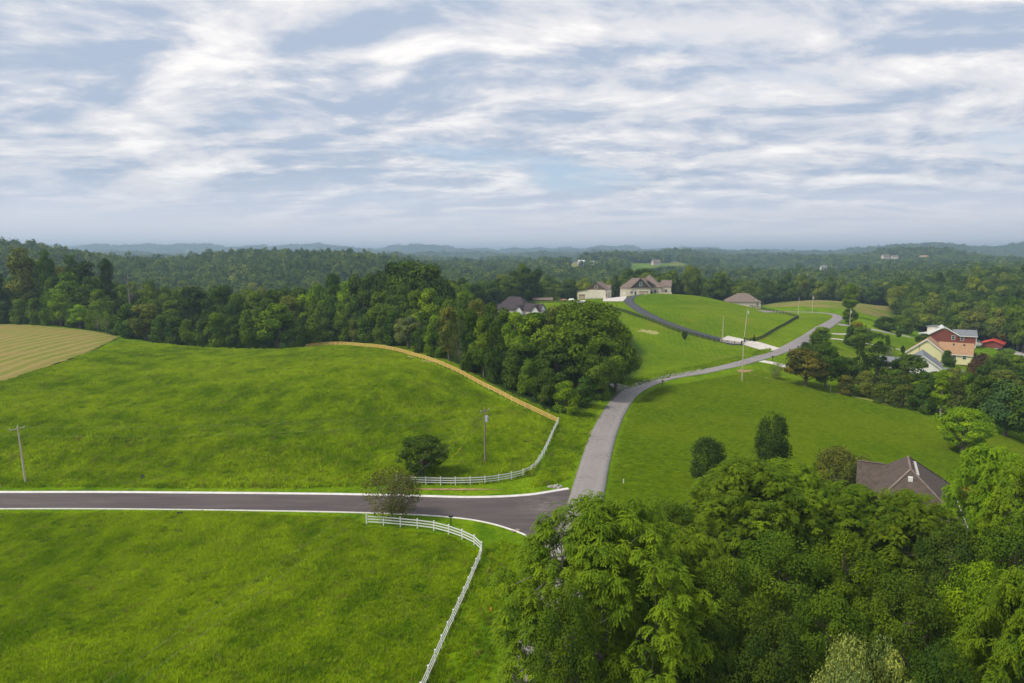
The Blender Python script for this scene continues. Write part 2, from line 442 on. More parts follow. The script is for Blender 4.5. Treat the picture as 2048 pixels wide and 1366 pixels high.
# clearings in the far woods: outline, tone (0 green, 1 straw)
CLEAR = [([(1135,526),(1150,523),(1185,528),(1222,519),(1224,522),(1190,533),(1140,535)],1),
 ([(1252,530),(1262,527),(1300,525),(1380,528),(1374,534),(1330,533),(1300,540),(1262,545)],0),
 ([(1330,528),(1352,519),(1354,524),(1376,528),(1370,533)],1),
 ([(1648,543),(1690,545),(1684,556),(1652,554)],0),
 ([(1880,531),(1908,531),(1908,535),(1880,535)],0),
 ([(960,550),(1010,548),(1010,556),(962,556)],0),
 ([(930,521),(970,521),(970,525),(930,525)],1),
 ([(366,500),(386,497),(382,506),(366,508)],1),
 ([(1852,535),(1858,530),(1857,548),(1851,548)],0),
 ([(1765,516),(1800,513),(1800,519),(1766,520)],0),
 ([(1548,510),(1580,508),(1580,511),(1550,512)],0)]
clr = np.zeros(len(gv), bool); clr1 = np.zeros(len(gv), bool)
for P_, k_ in CLEAR:
    q = inpoly(GU, GV, P_) & (gv[:, 1] > 700); clr |= q
    if k_: clr1 |= q
# fields and yards of the near country stay open; everything else out there is wooded
OPEN = [[(-600,1500),(-600,640),(0,640),(120,650),(240,672),(400,695),(560,697),(700,683),(830,690),(960,760),(1040,800),(1110,835),
         (1180,815),(1270,760),(1290,700),(1240,640),(1090,620),(1070,604),(1060,594),(1150,585),(1340,578),(1420,590),(1500,612),(1560,605),(1640,598),(1780,602),
         (1790,640),(1830,662),(1990,690),(2060,712),(2700,760),(2700,1500)],
        [(-400,640),(-400,600),(0,612),(36,618),(40,632),(0,640)]]
def is_open(U, V, Y):
    o = np.zeros(np.shape(U), bool)
    for P_ in OPEN: o |= inpoly(U, V, P_)
    return (o & (Y < np.where(np.asarray(U) > 1500, 540, 455))) | (Y < 25)
opn = is_open(GU, GV, gv[:, 1])
wood = (~opn) & ~clr
col = np.zeros((len(gv), 4), np.float32)
col[:, 0] = blurmask(lawn | (clr & ~clr1)); col[:, 1] = blurmask(tan | clr1); col[:, 2] = blurmask(wood); col[:, 3] = 1
ground_me = mesh_from('ground', gv, gf, None, True)
at = ground_me.color_attributes.new('cover', 'FLOAT_COLOR', 'POINT'); at.data.foreach_set('color', col.ravel())

m = newmat('ground_cover'); t = NT(m)
va = t.n('ShaderNodeVertexColor', layer_name='cover'); sp = t.n('ShaderNodeSeparateColor'); t.l(va.outputs[0], sp.inputs[0])
pc, finev = pasture_col(t)
pc = t.mix(t.math('MULTIPLY', t.step(finev, 0.35, 0.7), 0.55), pc, (0.045, 0.110, 0.008))
# mown grass: smoother, with faint mower passes
wv = t.n('ShaderNodeTexWave', wave_type='BANDS', bands_direction='X'); mp = t.n('ShaderNodeMapping'); t.l(t.pos(), mp.inputs[0])
mp.inputs['Rotation'].default_value = (0, 0, math.radians(11)); t.l(mp.outputs[0], wv.inputs[0])
wv.inputs['Scale'].default_value = 0.16; wv.inputs['Distortion'].default_value = 3.0; wv.inputs['Detail'].default_value = 3; wv.inputs['Detail Scale'].default_value = 0.25
lw = t.mix(t.step(t.noise(0.02, 5, .6, loc=(3, 8, 0)), 0.35, 0.65), (0.090, 0.160, 0.005), (0.150, 0.220, 0.008))
lw = t.mix(t.math('MULTIPLY', t.math('MULTIPLY', wv.outputs[1], t.step(t.noise(0.016, 4, .6, loc=(5, 5, 0)), .38, .60)), 0.42), lw, (0.165, 0.265, 0.012))
lw = t.mix(t.math('MULTIPLY', t.step(t.noise(0.6, 6, .7, loc=(3, 1, 0), scl=(1.3, .45, 1), rot=.19), 0.42, 0.70), 0.55), lw, (0.050, 0.118, 0.004))
lw = t.mix(t.math('MULTIPLY', t.step(t.noise(2.2, 5, .75, loc=(7, 1, 0)), 0.45, 0.70), 0.45), lw, (0.060, 0.125, 0.006))
lw = t.mix(t.math('MULTIPLY', t.step(t.noise(0.16, 6, .7, loc=(21, 1, 0), scl=(1.4, .6, 1)), 0.50, 0.72), 0.40), lw, (0.20, 0.27, 0.012))
lw = t.mix(t.math('MULTIPLY', t.step(t.noise(0.045, 5, .65, loc=(13, 1, 0)), 0.50, 0.72), 0.45), lw, (0.22, 0.22, 0.03))
tn = t.mix(t.step(t.noise(0.05, 6, .7, scl=(.5, 1.6, 1)), .40, .62), (0.13, 0.19, 0.02), (0.27, 0.21, 0.085))
fo = t.mix(t.noise(0.05, 5, .6), (0.018, 0.040, 0.012), (0.035, 0.060, 0.014))
c = t.mix(sp.outputs[0], pc, lw); c = t.mix(sp.outputs[1], c, tn); c = t.mix(sp.outputs[2], c, fo)
bmp = t.noise(0.9, 8, 0.78)
t.out(c, 1.0, 0.0, bump=bmp, bs=0.75, bd=0.45)
ground_me.materials.append(m)
ground = link('ground', ground_me); tag(ground, kind='structure')

# ------------------------------------------------------------------ draped sheets and ribbons
def ribbon(name, path, halfw, mat, off, cols=5, edge_noise=0.0, skirt=0.0, seed=0, crown=0.0, parent=None):
    """a sheet along path (Nx2+), following the ground; halfw float or array or (left, right) arrays"""
    p = np.asarray(path)[:, :2]; n = len(p)
    d = np.gradient(p, axis=0); d /= np.linalg.norm(d, axis=1)[:, None]; nr = np.stack((d[:, 1], -d[:, 0]), 1)
    hl, hr = halfw if isinstance(halfw, tuple) else (halfw, halfw)
    hl = np.broadcast_to(hl, n).astype(float).copy(); hr = np.broadcast_to(hr, n).astype(float).copy()
    rr = np.random.default_rng(seed)
    if edge_noise:
        for h in (hl, hr):
            k = rr.normal(0, edge_noise, n); k = np.convolve(k, np.ones(3)/3, 'same'); h += k
    vs = []; sk = [0] if skirt == 0 else [1]
    offs = np.linspace(-1, 1, cols)
    V = []
    for j, o in enumerate(offs):
        q = p + nr * (np.where(o < 0, o * hl, o * hr))[:, None]
        z = TER(q[:, 0], q[:, 1]) + off + crown * (1 - o * o)
        V.append(np.stack((q[:, 0], q[:, 1], z), 1))
    V = [V[0] - np.array((0, 0, off + 0.15))] + V + [V[-1] - np.array((0, 0, off + 0.15))]
    cc = len(V); V = np.stack(V, 1).reshape(-1, 3)
    i = (np.arange(n-1)[:, None]*cc + np.arange(cc-1)).ravel()
    F_ = np.stack((i, i+cc, i+cc+1, i+1), 1)[:, ::-1]
    me = mesh_from(name, V, F_, mat, True)
    bm = bmesh.new(); bm.from_mesh(me); bmesh.ops.recalc_face_normals(bm, faces=bm.faces)
    if sum(f.normal.z for f in bm.faces) < 0: bmesh.ops.reverse_faces(bm, faces=bm.faces)
    bm.to_mesh(me); bm.free()
    uv = me.attributes.new('across', 'FLOAT', 'POINT')
    a = np.tile(np.concatenate(([-1.], offs, [1.])), n); uv.data.foreach_set('value', a.astype(np.float32))
    o = link(name, me, parent)
    if parent is None: tag(o, kind='structure')
    return o
def sheet(name, poly, mat, off, step):
    """a thin sheet filling a ground polygon (world xy), draped over the terrain"""
    poly = np.asarray(poly)[:, :2]
    bm = bmesh.new(); vs = [bm.verts.new((x, y, 0)) for x, y in poly]; f = bm.faces.new(vs)
    lo, hi = poly.min(0), poly.max(0)
    for ax in (0, 1):
        for c_ in np.arange(lo[ax] + step, hi[ax], step):
            co = [0, 0, 0]; no = [0, 0, 0]; co[ax] = c_; no[ax] = 1
            bmesh.ops.bisect_plane(bm, geom=bm.verts[:] + bm.edges[:] + bm.faces[:], plane_co=co, plane_no=no)
    bmesh.ops.triangulate(bm, faces=bm.faces)
    xy = np.array([v.co[:2] for v in bm.verts]); z = TER(xy[:, 0], xy[:, 1]) + off
    for v, zz in zip(bm.verts, z): v.co.z = zz
    bmesh.ops.recalc_face_normals(bm, faces=bm.faces)
    if sum(f.normal.z for f in bm.faces) < 0: bmesh.ops.reverse_faces(bm, faces=bm.faces)
    me = bpy.data.meshes.new(name); bm.to_mesh(me); bm.free(); me.materials.append(mat)
    me.polygons.foreach_set('use_smooth', np.ones(len(me.polygons), bool))
    o = link(name, me); tag(o, kind='structure'); return o

# worn grey chip-seal lane
m = newmat('old_asphalt'); t = NT(m)
ac = t.n('ShaderNodeAttribute', attribute_name='across').outputs['Fac']
ab = t.math('ABSOLUTE', ac)
trk = t.step(t.math('ABSOLUTE', t.math('SUBTRACT', ab, 0.48)), 0.0, 0.2)
c = t.mix(t.step(t.noise(0.35, 6, .7), 0.3, 0.7), (0.215, 0.195, 0.190), (0.275, 0.252, 0.245))
c = t.mix(t.math('MULTIPLY', trk, 0.4), (0.29, 0.265, 0.255), c)
c = t.mix(t.math('MULTIPLY', t.step(t.noise(9, 4, .8), 0.45, 0.7), 0.35), c, (0.13, 0.118, 0.115))
vo = t.n('ShaderNodeTexVoronoi', feature='DISTANCE_TO_EDGE'); wp = t.n('ShaderNodeVectorMath', operation='ADD'); t.l(t.pos(), wp.inputs[0])
nz = t.n('ShaderNodeTexNoise'); nz.inputs['Scale'].default_value = 1.1; nz.inputs['Detail'].default_value = 5; t.l(t.pos(), nz.inputs[0]); t.l(nz.outputs[1], wp.inputs[1])
t.l(wp.outputs[0], vo.inputs[0]); vo.inputs['Scale'].default_value = 0.55
crk = t.math('MULTIPLY', t.math('SUBTRACT', 1.0, t.step(vo.outputs[0], 0.012, 0.05)), t.step(t.noise(0.09, 3, .5, loc=(4, 2, 0)), 0.42, 0.62))
c = t.mix(t.math('MULTIPLY', crk, 0.65), c, (0.07, 0.062, 0.06))
c = t.mix(t.math('MULTIPLY', t.step(t.math('ADD', ab, t.math('MULTIPLY', t.noise(0.8, 5, .7), 0.25)), 1.02, 1.12), 0.7), c, (0.12, 0.14, 0.05))
t.out(c, 0.9, 0.25, bump=t.noise(12, 3, .7), bs=0.25, bd=0.02)
# fresh dark asphalt
m = newmat('new_asphalt'); t = NT(m)
c = t.mix(t.step(t.noise(0.25, 6, .6, scl=(0.25, 1.6, 1)), 0.3, 0.7), (0.078, 0.062, 0.062), (0.108, 0.088, 0.086))
dust = t.n('ShaderNodeVectorMath', operation='DISTANCE'); t.l(t.pos(), dust.inputs[0]); dp = G(1092, 1012); dust.inputs[1].default_value = tuple(dp)
dm = t.math('MULTIPLY', t.math('SUBTRACT', 1.0, t.step(dust.outputs['Value'], 0.8, 5.5)), t.step(t.noise(0.9, 5, .7, scl=(.6, 1.8, 1)), 0.42, 0.65))
c = t.mix(t.math('MULTIPLY', dm, 0.6), c, (0.26, 0.22, 0.19))
c = t.mix(t.math('MULTIPLY', t.step(t.noise(0.7, 7, .75, scl=(.12, 1, 1)), 0.46, 0.70), 0.55), c, (0.155, 0.130, 0.122))
c = t.mix(t.math('MULTIPLY', t.step(t.noise(14, 3, .8), 0.5, 0.7), 0.3), c, (0.05, 0.04, 0.04))
t.out(c, 0.85, 0.3, bump=t.noise(16, 3, .7), bs=0.2, bd=0.02)
simple('black_asphalt', (0.060, 0.062, 0.072), 0.85, 0.3, 0.18, 0.6)
simple('concrete', (0.58, 0.54, 0.48), 0.85, 0.2, 0.12, 0.8, var2=(0.46, 0.42, 0.37))
simple('kerb_concrete', (0.70, 0.68, 0.64), 0.8, 0.2, 0.10, 1.2)
simple('gravel_drive', (0.36, 0.34, 0.32), 0.95, 0.1, 0.25, 2.5)
simple('bare_soil', (0.34, 0.21, 0.12), 0.95, 0.1, 0.35, 1.4)
simple('dry_grass', (0.30, 0.29, 0.10), 0.95, 0.1, 0.35, 1.4)

# old road: left and right edges read along its length
RL = [(1000,1500),(1040,1366),(1085,1220),(1110,1120),(1128,1040),(1142,980),(1168,900),(1196,840),(1228,792),(1262,770),(1320,752),(1400,738),(1480,720),(1540,702),(1584,684),(1614,666),(1640,650),(1662,638),(1665,631),(1645,627),(1600,625.2),(1560,624.5),(1520,624)]
RR = [(1060,1500),(1085,1366),(1140,1220),(1170,1120),(1190,1060),(1205,1015),(1222,920),(1240,850),(1272,795),(1310,770),(1360,756),(1420,746),(1500,729),(1556,712),(1602,692),(1636,673),(1664,655),(1684,640),(1682,632),(1660,626),(1610,623),(1560,622.6),(1520,622.2)]
gl, gr = Gm(RL), Gm(RR)
ctr = (gl + gr) / 2
oldpath = spline(ctr, 1.5)
# extend under and behind the viewpoint
d0 = (oldpath[0] - oldpath[4])[:2]; d0 /= np.linalg.norm(d0)
ext = np.array([[oldpath[0][0] + d0[0]*k, oldpath[0][1] + d0[1]*k, 0] for k in range(90, 1, -3)])
oldpath = np.vstack((ext, oldpath))
old_road = ribbon('old_road', oldpath, 2.65, MATS['old_asphalt'], 0.07, 7, 0.045, seed=1, crown=0.04)

# new road: kerb line and near edge
KN = [(-500,984),(-200,984),(0,985),(200,985),(360,986),(600,988),(730,990),(850,993),(930,995),(1000,994),(1060,990),(1100,984),(1137,978)]
NN = [(-500,1020),(-200,1020),(0,1018),(200,1018),(400,1020),(600,1023),(730,1026),(850,1031),(930,1038),(980,1047),(1015,1057),(1050,1070),(1085,1090),(1120,1100)]
kn = Gm(KN); nn = Gm(NN)
kn_s, nn_s = spline(kn, 1.0), spline(nn, 1.0)
poly = np.vstack((kn_s[:, :2], G(1141, 978)[:2], G(1136, 1000)[:2], G(1130, 1025)[:2], G(1124, 1050)[:2], nn_s[::-1, :2]))
new_road = sheet('new_road', poly, MATS['new_asphalt'], 0.045, 3.0)
def kerb(name, path, wd, ht, mat):
    p = path[:, :2]; n = len(p); d = np.gradient(p, axis=0); d /= np.linalg.norm(d, axis=1)[:, None]; nr = np.stack((-d[:, 1], d[:, 0]), 1)
    z = TER(p[:, 0], p[:, 1]); prof = [(-.5,-.1),(-.5,.055+.02),(-.05,.075),(.05,ht),(.5,ht),(.5,-.1)]
    V = np.stack([np.stack((p[:, 0]+nr[:, 0]*a*wd, p[:, 1]+nr[:, 1]*a*wd, z+b), 1) for a, b in prof], 1).reshape(-1, 3)
    k = len(prof); i = (np.arange(n-1)[:, None]*k + np.arange(k-1)).ravel(); F_ = np.stack((i, i+1, i+k+1, i+k), 1)[:, ::-1]
    me = mesh_from(name, V, F_, mat); bm = bmesh.new(); bm.from_mesh(me); bmesh.ops.recalc_face_normals(bm, faces=bm.faces)
    if sum(f.normal.z for f in bm.faces) < 0: bmesh.ops.reverse_faces(bm, faces=bm.faces)
    bm.to_mesh(me); bm.free()
    o = link(name, me); tag(o, kind='structure'); return o
kerb('kerb', kn_s, 0.62, 0.15, MATS['kerb_concrete'])
kerb('kerb', nn_s[::-1], 0.32, 0.14, MATS['kerb_concrete'])

# driveways and paths
def path_px(pts, step=2.0): return spline(Gm(pts), step)
ribbon('black_driveway', path_px([(1476,690),(1440,679),(1400,668),(1360,655),(1320,640),(1290,626),(1268,612),(1258,603),(1262,594.5),(1280,590)]), 2.6, MATS['black_asphalt'], 0.09, 5, 0.03)
sheet('concrete_driveway', Gm([(1441,679),(1456,672),(1520,685),(1560,697),(1545,702),(1520,700),(1484,689),(1440,684)]), MATS['concrete'], 0.16, 4.0)
sheet('concrete_yard', Gm([(1206,603),(1206,598),(1214,590),(1240,587.5),(1292,588),(1292,590.5),(1262,591),(1252,597),(1246,603)]), MATS['concrete'], 0.13, 5.0)
sheet('concrete_apron', Gm([(1152,605),(1158,601),(1172,601),(1167,606)]), MATS['concrete'], 0.13, 5.0)
ribbon('gravel_spur', path_px([(1212,766),(1236,772),(1262,783)], 1.0), np.linspace(2.0, 4.0, len(path_px([(1212,766),(1236,772),(1262,783)], 1.0))), MATS['old_asphalt'], 0.05, 5, 0.1)
ribbon('house_driveway', path_px([(1676,649),(1720,655),(1760,662),(1800,670),(1822,674)]), 1.5, MATS['gravel_drive'], 0.09, 4, 0.08)
ribbon('garden_path', path_px([(1664,667.5),(1682,668.5),(1700,668)]), 0.6, MATS['concrete'], 0.10, 3)
ribbon('garden_path', path_px([(1660,677),(1700,682),(1770,693),(1812,702)]), 0.6, MATS['concrete'], 0.10, 3)
ribbon('driveway_mouth', path_px([(1524,722),(1550,727),(1575,735)]), 2.0, MATS['concrete'], 0.09, 4, 0.05)
ribbon('back_driveway', path_px([(1948,687),(1975,690),(2010,699),(2060,713),(2200,745)]), 3.2, MATS['gravel_drive'], 0.10, 5, 0.1)
ribbon('ditch_path', path_px([(1492,744),(1520,753),(1560,762),(1620,775),(1680,788),(1740,800),(1800,815)]), 0.45, MATS['dry_grass'], 0.06, 3, 0.12)
def patch(u, v, rx, ry, mat, name='soil_patch', seed=0):
    c0 = G(u, v); rr = np.random.default_rng(seed); k = 18
    a = np.linspace(0, 2*math.pi, k, endpoint=False); r = 1 + rr.normal(0, .22, k)
    sheet(name, np.stack((c0[0] + np.cos(a)*rx*r, c0[1] + np.sin(a)*ry*r), 1), mat, 0.06, 1.5)
for q in [(1488,742,2.6,2.2,'bare_soil'),(800,714,4,3,'dry_grass'),(848,722,5,2.2,'dry_grass'),(562,969,1.6,1.6,'bare_soil'),(575,961,.8,1.0,'bare_soil'),
          (265,967,.7,1.0,'bare_soil'),(1184,863,1.3,1.8,'dry_grass'),(880,979,9,.35,'bare_soil'),(1300,664,4,4,'dry_grass')]:
    patch(*q[:4], MATS[q[4]], seed=int(q[0]))

# mown hay field with its swaths as low ridges
HAY = [(-500,650),(-200,648),(0,649),(60,651),(130,657),(190,664),(240,675),(222,686),(190,702),(150,718),(90,738),(40,754),(0,766),(-120,790),(-500,850)]
hp = spline(np.vstack((Gm(HAY), Gm(HAY[:1]))), 4)[:-1, :2]
m = newmat('hay'); t = NT(m)
ra = t.n('ShaderNodeAttribute', attribute_name='swath').outputs['Fac']
nzz = t.noise(0.5, 6, .7)
rf = t.step(t.math('ADD', ra, t.math('MULTIPLY', t.math('SUBTRACT', nzz, .5), 0.9)), 0.25, 0.75)
c = t.mix(t.math('MULTIPLY_ADD', rf, 0.7, 0.15), (0.150, 0.185, 0.020), (0.300, 0.235, 0.078))
c = t.mix(t.math('MULTIPLY', t.step(t.noise(0.08, 6, .7), 0.42, 0.66), 0.6), c, (0.290, 0.205, 0.078))
t.out(c, 0.95, 0.1, bump=t.noise(1.5, 6, .7), bs=0.5, bd=0.2)
hx = np.arange(hp[:, 0].min(), hp[:, 0].max(), 1.3); hy = np.arange(hp[:, 1].min(), hp[:, 1].max(), 1.1)
HX, HY = np.meshgrid(hx, hy); ins = inpoly(HX.ravel(), HY.ravel(), [tuple(q) for q in hp])
dA, dB = Gm([(0, 727)])[0], Gm([(150, 688)])[0]; dd = (dB - dA)[:2]; dd /= np.linalg.norm(dd)
perp = np.stack((HX.ravel(), HY.ravel()), 1) @ np.array((-dd[1], dd[0]))
along = np.stack((HX.ravel(), HY.ravel()), 1) @ dd
ph = perp + 2.2 * np.sin(along / 60.0) + 0.4 * np.sin(along / 7.0 + perp / 9)
sw = (0.5 + 0.5 * np.cos(ph * 2 * math.pi / 4.6)) ** 1.6
hz_ = TER(HX, HY).ravel() + 0.12 + 0.28 * sw + RNG.normal(0, .03, HX.size)
idx = np.arange(HX.size).reshape(HX.shape)
q4 = np.stack((idx[:-1, :-1], idx[:-1, 1:], idx[1:, 1:], idx[1:, :-1]), -1).reshape(-1, 4)
q4 = q4[ins[q4].all(1)]
used, inv = np.unique(q4, return_inverse=True)
hv = np.stack((HX.ravel(), HY.ravel(), hz_), 1)[used]
me = mesh_from('hay_field', hv, inv.reshape(-1, 4), MATS['hay'], True)
a_ = me.attributes.new('swath', 'FLOAT', 'POINT'); a_.data.foreach_set('value', sw[used].astype(np.float32))
tag(link('hay_field', me), kind='structure')
# ------------------------------------------------------------------ foliage
def leafmat(name, yellow=(1.55, 1.25, 0.6), dark=(0.46, 0.54, 0.55), transl=0.17, inst=False):
    m = newmat(name); t = NT(m)
    oi = t.n('ShaderNodeObjectInfo'); ti = t.n('ShaderNodeAttribute', attribute_name='tint').outputs['Fac']
    base = oi.outputs['Color']
    if inst:
        f = t.math('ADD', t.math('MULTIPLY', oi.outputs['Random'], 0.75), t.math('MULTIPLY', t.noise(0.006, 3, .6), 0.5))
        cr = t.n('ShaderNodeValToRGB'); t.l(f, cr.inputs[0]); e = cr.color_ramp.elements
        e[0].position = 0.18; e[0].color = (0.038, 0.082, 0.018, 1); e[1].position = 1.0; e[1].color = (0.210, 0.290, 0.044, 1)
        a = cr.color_ramp.elements.new(0.45); a.color = (0.075, 0.150, 0.028, 1)
        a = cr.color_ramp.elements.new(0.78); a.color = (0.130, 0.220, 0.036, 1)
        base = cr.outputs[0]
    lo = t.mix(1.0, base, dark, 'MULTIPLY'); hi = t.mix(1.0, base, yellow, 'MULTIPLY')
    c = t.mix(ti, lo, hi)
    t.out(c, 0.85, 0.03, transl=(c, transl)); return m
leafmat('leaves'); leafmat('far_leaves', inst=True)
simple('bark', (0.16, 0.13, 0.10), 0.9, 0.1, 0.3, 3.0, stretch=(1, 1, .2))
simple('pale_bark', (0.30, 0.26, 0.22), 0.9, 0.1, 0.25, 3.0, stretch=(1, 1, .2))

def frame(nrm, rng):
    nrm = nrm / (np.linalg.norm(nrm, axis=1)[:, None] + 1e-9)
    a = rng.normal(size=nrm.shape); a -= (a * nrm).sum(1)[:, None] * nrm; a /= np.linalg.norm(a, axis=1)[:, None] + 1e-9
    return nrm, a, np.cross(nrm, a)
def leaf_quads(P, nrm, size, rng, aspect=0.62):
    """one kite-shaped bent leaf (or spray of leaves) per point"""
    n, a, b = frame(nrm, rng); s = (size * rng.uniform(.65, 1.3, len(P)))[:, None]
    v0 = P - a*s*.5; v2 = P + a*s*.55 - n*s*.12
    v1 = P + b*s*aspect*.5 + n*s*.10 + a*s*rng.uniform(-.1,.15,(len(P),1)); v3 = P - b*s*aspect*.5 + n*s*.10
    V = np.stack((v0, v1, v2, v3), 1).reshape(-1, 3); F_ = np.arange(len(V)).reshape(-1, 4)
    return V, F_
PROF = {
 'round': lambda h: np.sqrt(np.clip(1 - (2*h-1)**2, 0, 1)),
 'egg': lambda h: np.sqrt(np.clip(1 - (2*h**0.8-1)**2, 0, 1)),
 'dome': lambda h: np.sqrt(np.clip(1 - h**2.2, 0, 1)) * (0.8 + .2*h),
 'column': lambda h: np.clip(1 - h**6, 0, 1)**.5 * (0.72 + .28*np.sin(math.pi*np.clip(h*.7+.15,0,1))),
 'cone': lambda h: np.clip(1.02 - h, 0, 1)**.8,
 'tall': lambda h: np.clip(np.sin(math.pi*np.clip(h,0,1)**.75), 0, 1)**.6*(0.75+.25*np.sin(h*9)),
}
def crown_mesh(name, seed, prof, z0, z1, nl, lr, nleaf, ls, flat=0.75, aspect=0.62, tintsd=0.22, hang=0.0, inner=0.5):
    rng = np.random.default_rng(seed); f = PROF[prof]
    hh = rng.uniform(0.02, 1, nl * 6); keep = rng.uniform(0, 1, nl*6) < f(hh); hh = hh[keep][:nl]; nl = len(hh)
    th = np.arange(nl) * 2.399963 + rng.normal(0, .5, nl)
    rad = np.maximum(f(hh) - lr * .75, 0) * rng.uniform(inner, 1.04, nl)
    C = np.stack((np.cos(th)*rad, np.sin(th)*rad, z0 + (z1-z0)*hh), 1)
    C[:, 2] = np.clip(C[:, 2], z0 + lr*flat*.4, z1 - lr*flat*.7)
    R = lr * rng.uniform(.65, 1.3, nl); tl = rng.normal(0.5, tintsd, nl)
    k = rng.integers(0, nl, nleaf*nl) ; w_ = R[k]
    D = rng.normal(size=(len(k), 3)); D /= np.linalg.norm(D, axis=1)[:, None]
    O = C[k].copy(); O[:, 2] = (O[:, 2] - (z0+z1)/2) * .6 + .25; O /= np.linalg.norm(O, axis=1)[:, None] + 1e-6
    ok = (D * O).sum(1) > rng.uniform(-.9, .1, len(k)); D, O, k = D[ok], O[ok], k[ok]
    rr = rng.uniform(.62, 1.08, len(k)) ; rr = np.where(rng.uniform(size=len(k)) < .06, rr * 1.25, rr)
    P = C[k] + D * (R[k] * rr)[:, None] * np.array((1, 1, flat))
    if hang: P[:, 2] -= hang * rng.uniform(0, 1, len(k))**2 * np.hypot(P[:, 0], P[:, 1])
    nrm = D * .8 + O * .3 + np.array((0, 0, .35)) + rng.normal(0, .45, D.shape)
    V, F_ = leaf_quads(P, nrm, ls, rng, aspect)
    me = mesh_from(name, V, F_, MATS['leaves'])
    tint = np.clip(tl[k] + rng.normal(0, .14, len(k)), 0, 1)
    me.attributes.new('tint', 'FLOAT', 'POINT').data.foreach_set('value', np.repeat(tint, 4).astype(np.float32))
    return me, C
def trunk_mesh(name, C, seed, r0=0.07, zf=0.3, n=6, mat='bark', lim=10, top=None):
    rng = np.random.default_rng(seed); mb = MB(); zt = top if top else C[:, 2].max() * .8
    ps = [(0, 0, -.15), (0, 0, .05)]; q = rng.normal(0, .03, 2)
    for h in (.35, .65, 1.0): ps.append((q[0]*h*2, q[1]*h*2, zt*h))
    mb.tube(ps, [r0*1.5, r0*1.15, r0*.9, r0*.6, r0*.15], n)
    sel = rng.permutation(len(C))[:lim]
    for i in sel:
        c = C[i]; zs = max(.25, min(c[2] * zf + rng.uniform(0, .25), zt*.85)); tt = zs / zt
        a = np.array((q[0]*tt*2, q[1]*tt*2, zs)); mid_ = a*.45 + c*.55 + np.array((0, 0, -.06)) + rng.normal(0, .03, 3)
        mb.tube([a, mid_, c], [r0*.55, r0*.32, r0*.08], 4, cap=False)
    me = mesh_from(name, mb.v, mb.f, MATS[mat], True); return me

KIND = {}      # kind -> list of (trunk mesh, crown mesh, unit height)
def defkind(kind, n, H, **kw):
    tm = kw.pop('tm', {}); KIND[kind] = []
    for i in range(n):
        sd_ = abs(hash_(kind)) % 1000 + i * 17
        me, C = crown_mesh(kind + '_crown', sd_, **kw)
        KIND[kind].append((trunk_mesh(kind + '_trunk', C, sd_, **tm), me, H))
def hash_(s): return sum((i+1) * ord(c) for i, c in enumerate(s))
defkind('broad', 5, 2.4, prof='egg', z0=.45, z1=2.4, nl=34, lr=.34, nleaf=330, ls=.105)
defkind('tall', 3, 4.0, prof='tall', z0=1.1, z1=4.0, nl=40, lr=.36, nleaf=260, ls=.13, tm=dict(mat='pale_bark', r0=.09, zf=.7), inner=.3)
defkind('bushy', 4, 1.9, prof='dome', z0=.0, z1=1.9, nl=34, lr=.32, nleaf=300, ls=.11, tm=dict(r0=.05))
defkind('column', 3, 3.4, prof='column', z0=.15, z1=3.4, nl=120, lr=.30, nleaf=170, ls=.085, flat=1.3, tm=dict(r0=.06), inner=.6, tintsd=.15)
defkind('cedar', 3, 2.6, prof='cone', z0=.1, z1=2.6, nl=44, lr=.28, nleaf=200, ls=.09, flat=.6, tm=dict(r0=.05), inner=.6)
defkind('flat', 2, 1.6, prof='dome', z0=.55, z1=1.6, nl=36, lr=.27, nleaf=240, ls=.085, flat=.45, tm=dict(r0=.05, zf=.2))
defkind('sparse', 2, 1.9, prof='egg', z0=.35, z1=1.9, nl=50, lr=.28, nleaf=80, ls=.058, flat=.7, tm=dict(r0=.035, zf=.15, lim=30, mat='pale_bark'))
defkind('weeping', 1, 1.5, prof='dome', z0=.1, z1=1.5, nl=44, lr=.26, nleaf=260, ls=.085, aspect=.35, flat=1.1, hang=.25, tm=dict(r0=.06))
defkind('roundy', 2, 2.1, prof='round', z0=.25, z1=2.1, nl=90, lr=.25, nleaf=240, ls=.06, tm=dict(r0=.05), inner=.55, tintsd=.15)
defkind('maple', 2, 2.1, prof='round', z0=.42, z1=2.1, nl=90, lr=.22, nleaf=210, ls=.062, tm=dict(r0=.08, zf=.25, lim=16), inner=.55)
defkind('fine', 1, 2.0, prof='round', z0=.3, z1=2.0, nl=110, lr=.20, nleaf=420, ls=.040, aspect=.45, hang=.06, tm=dict(r0=.06), inner=.6)
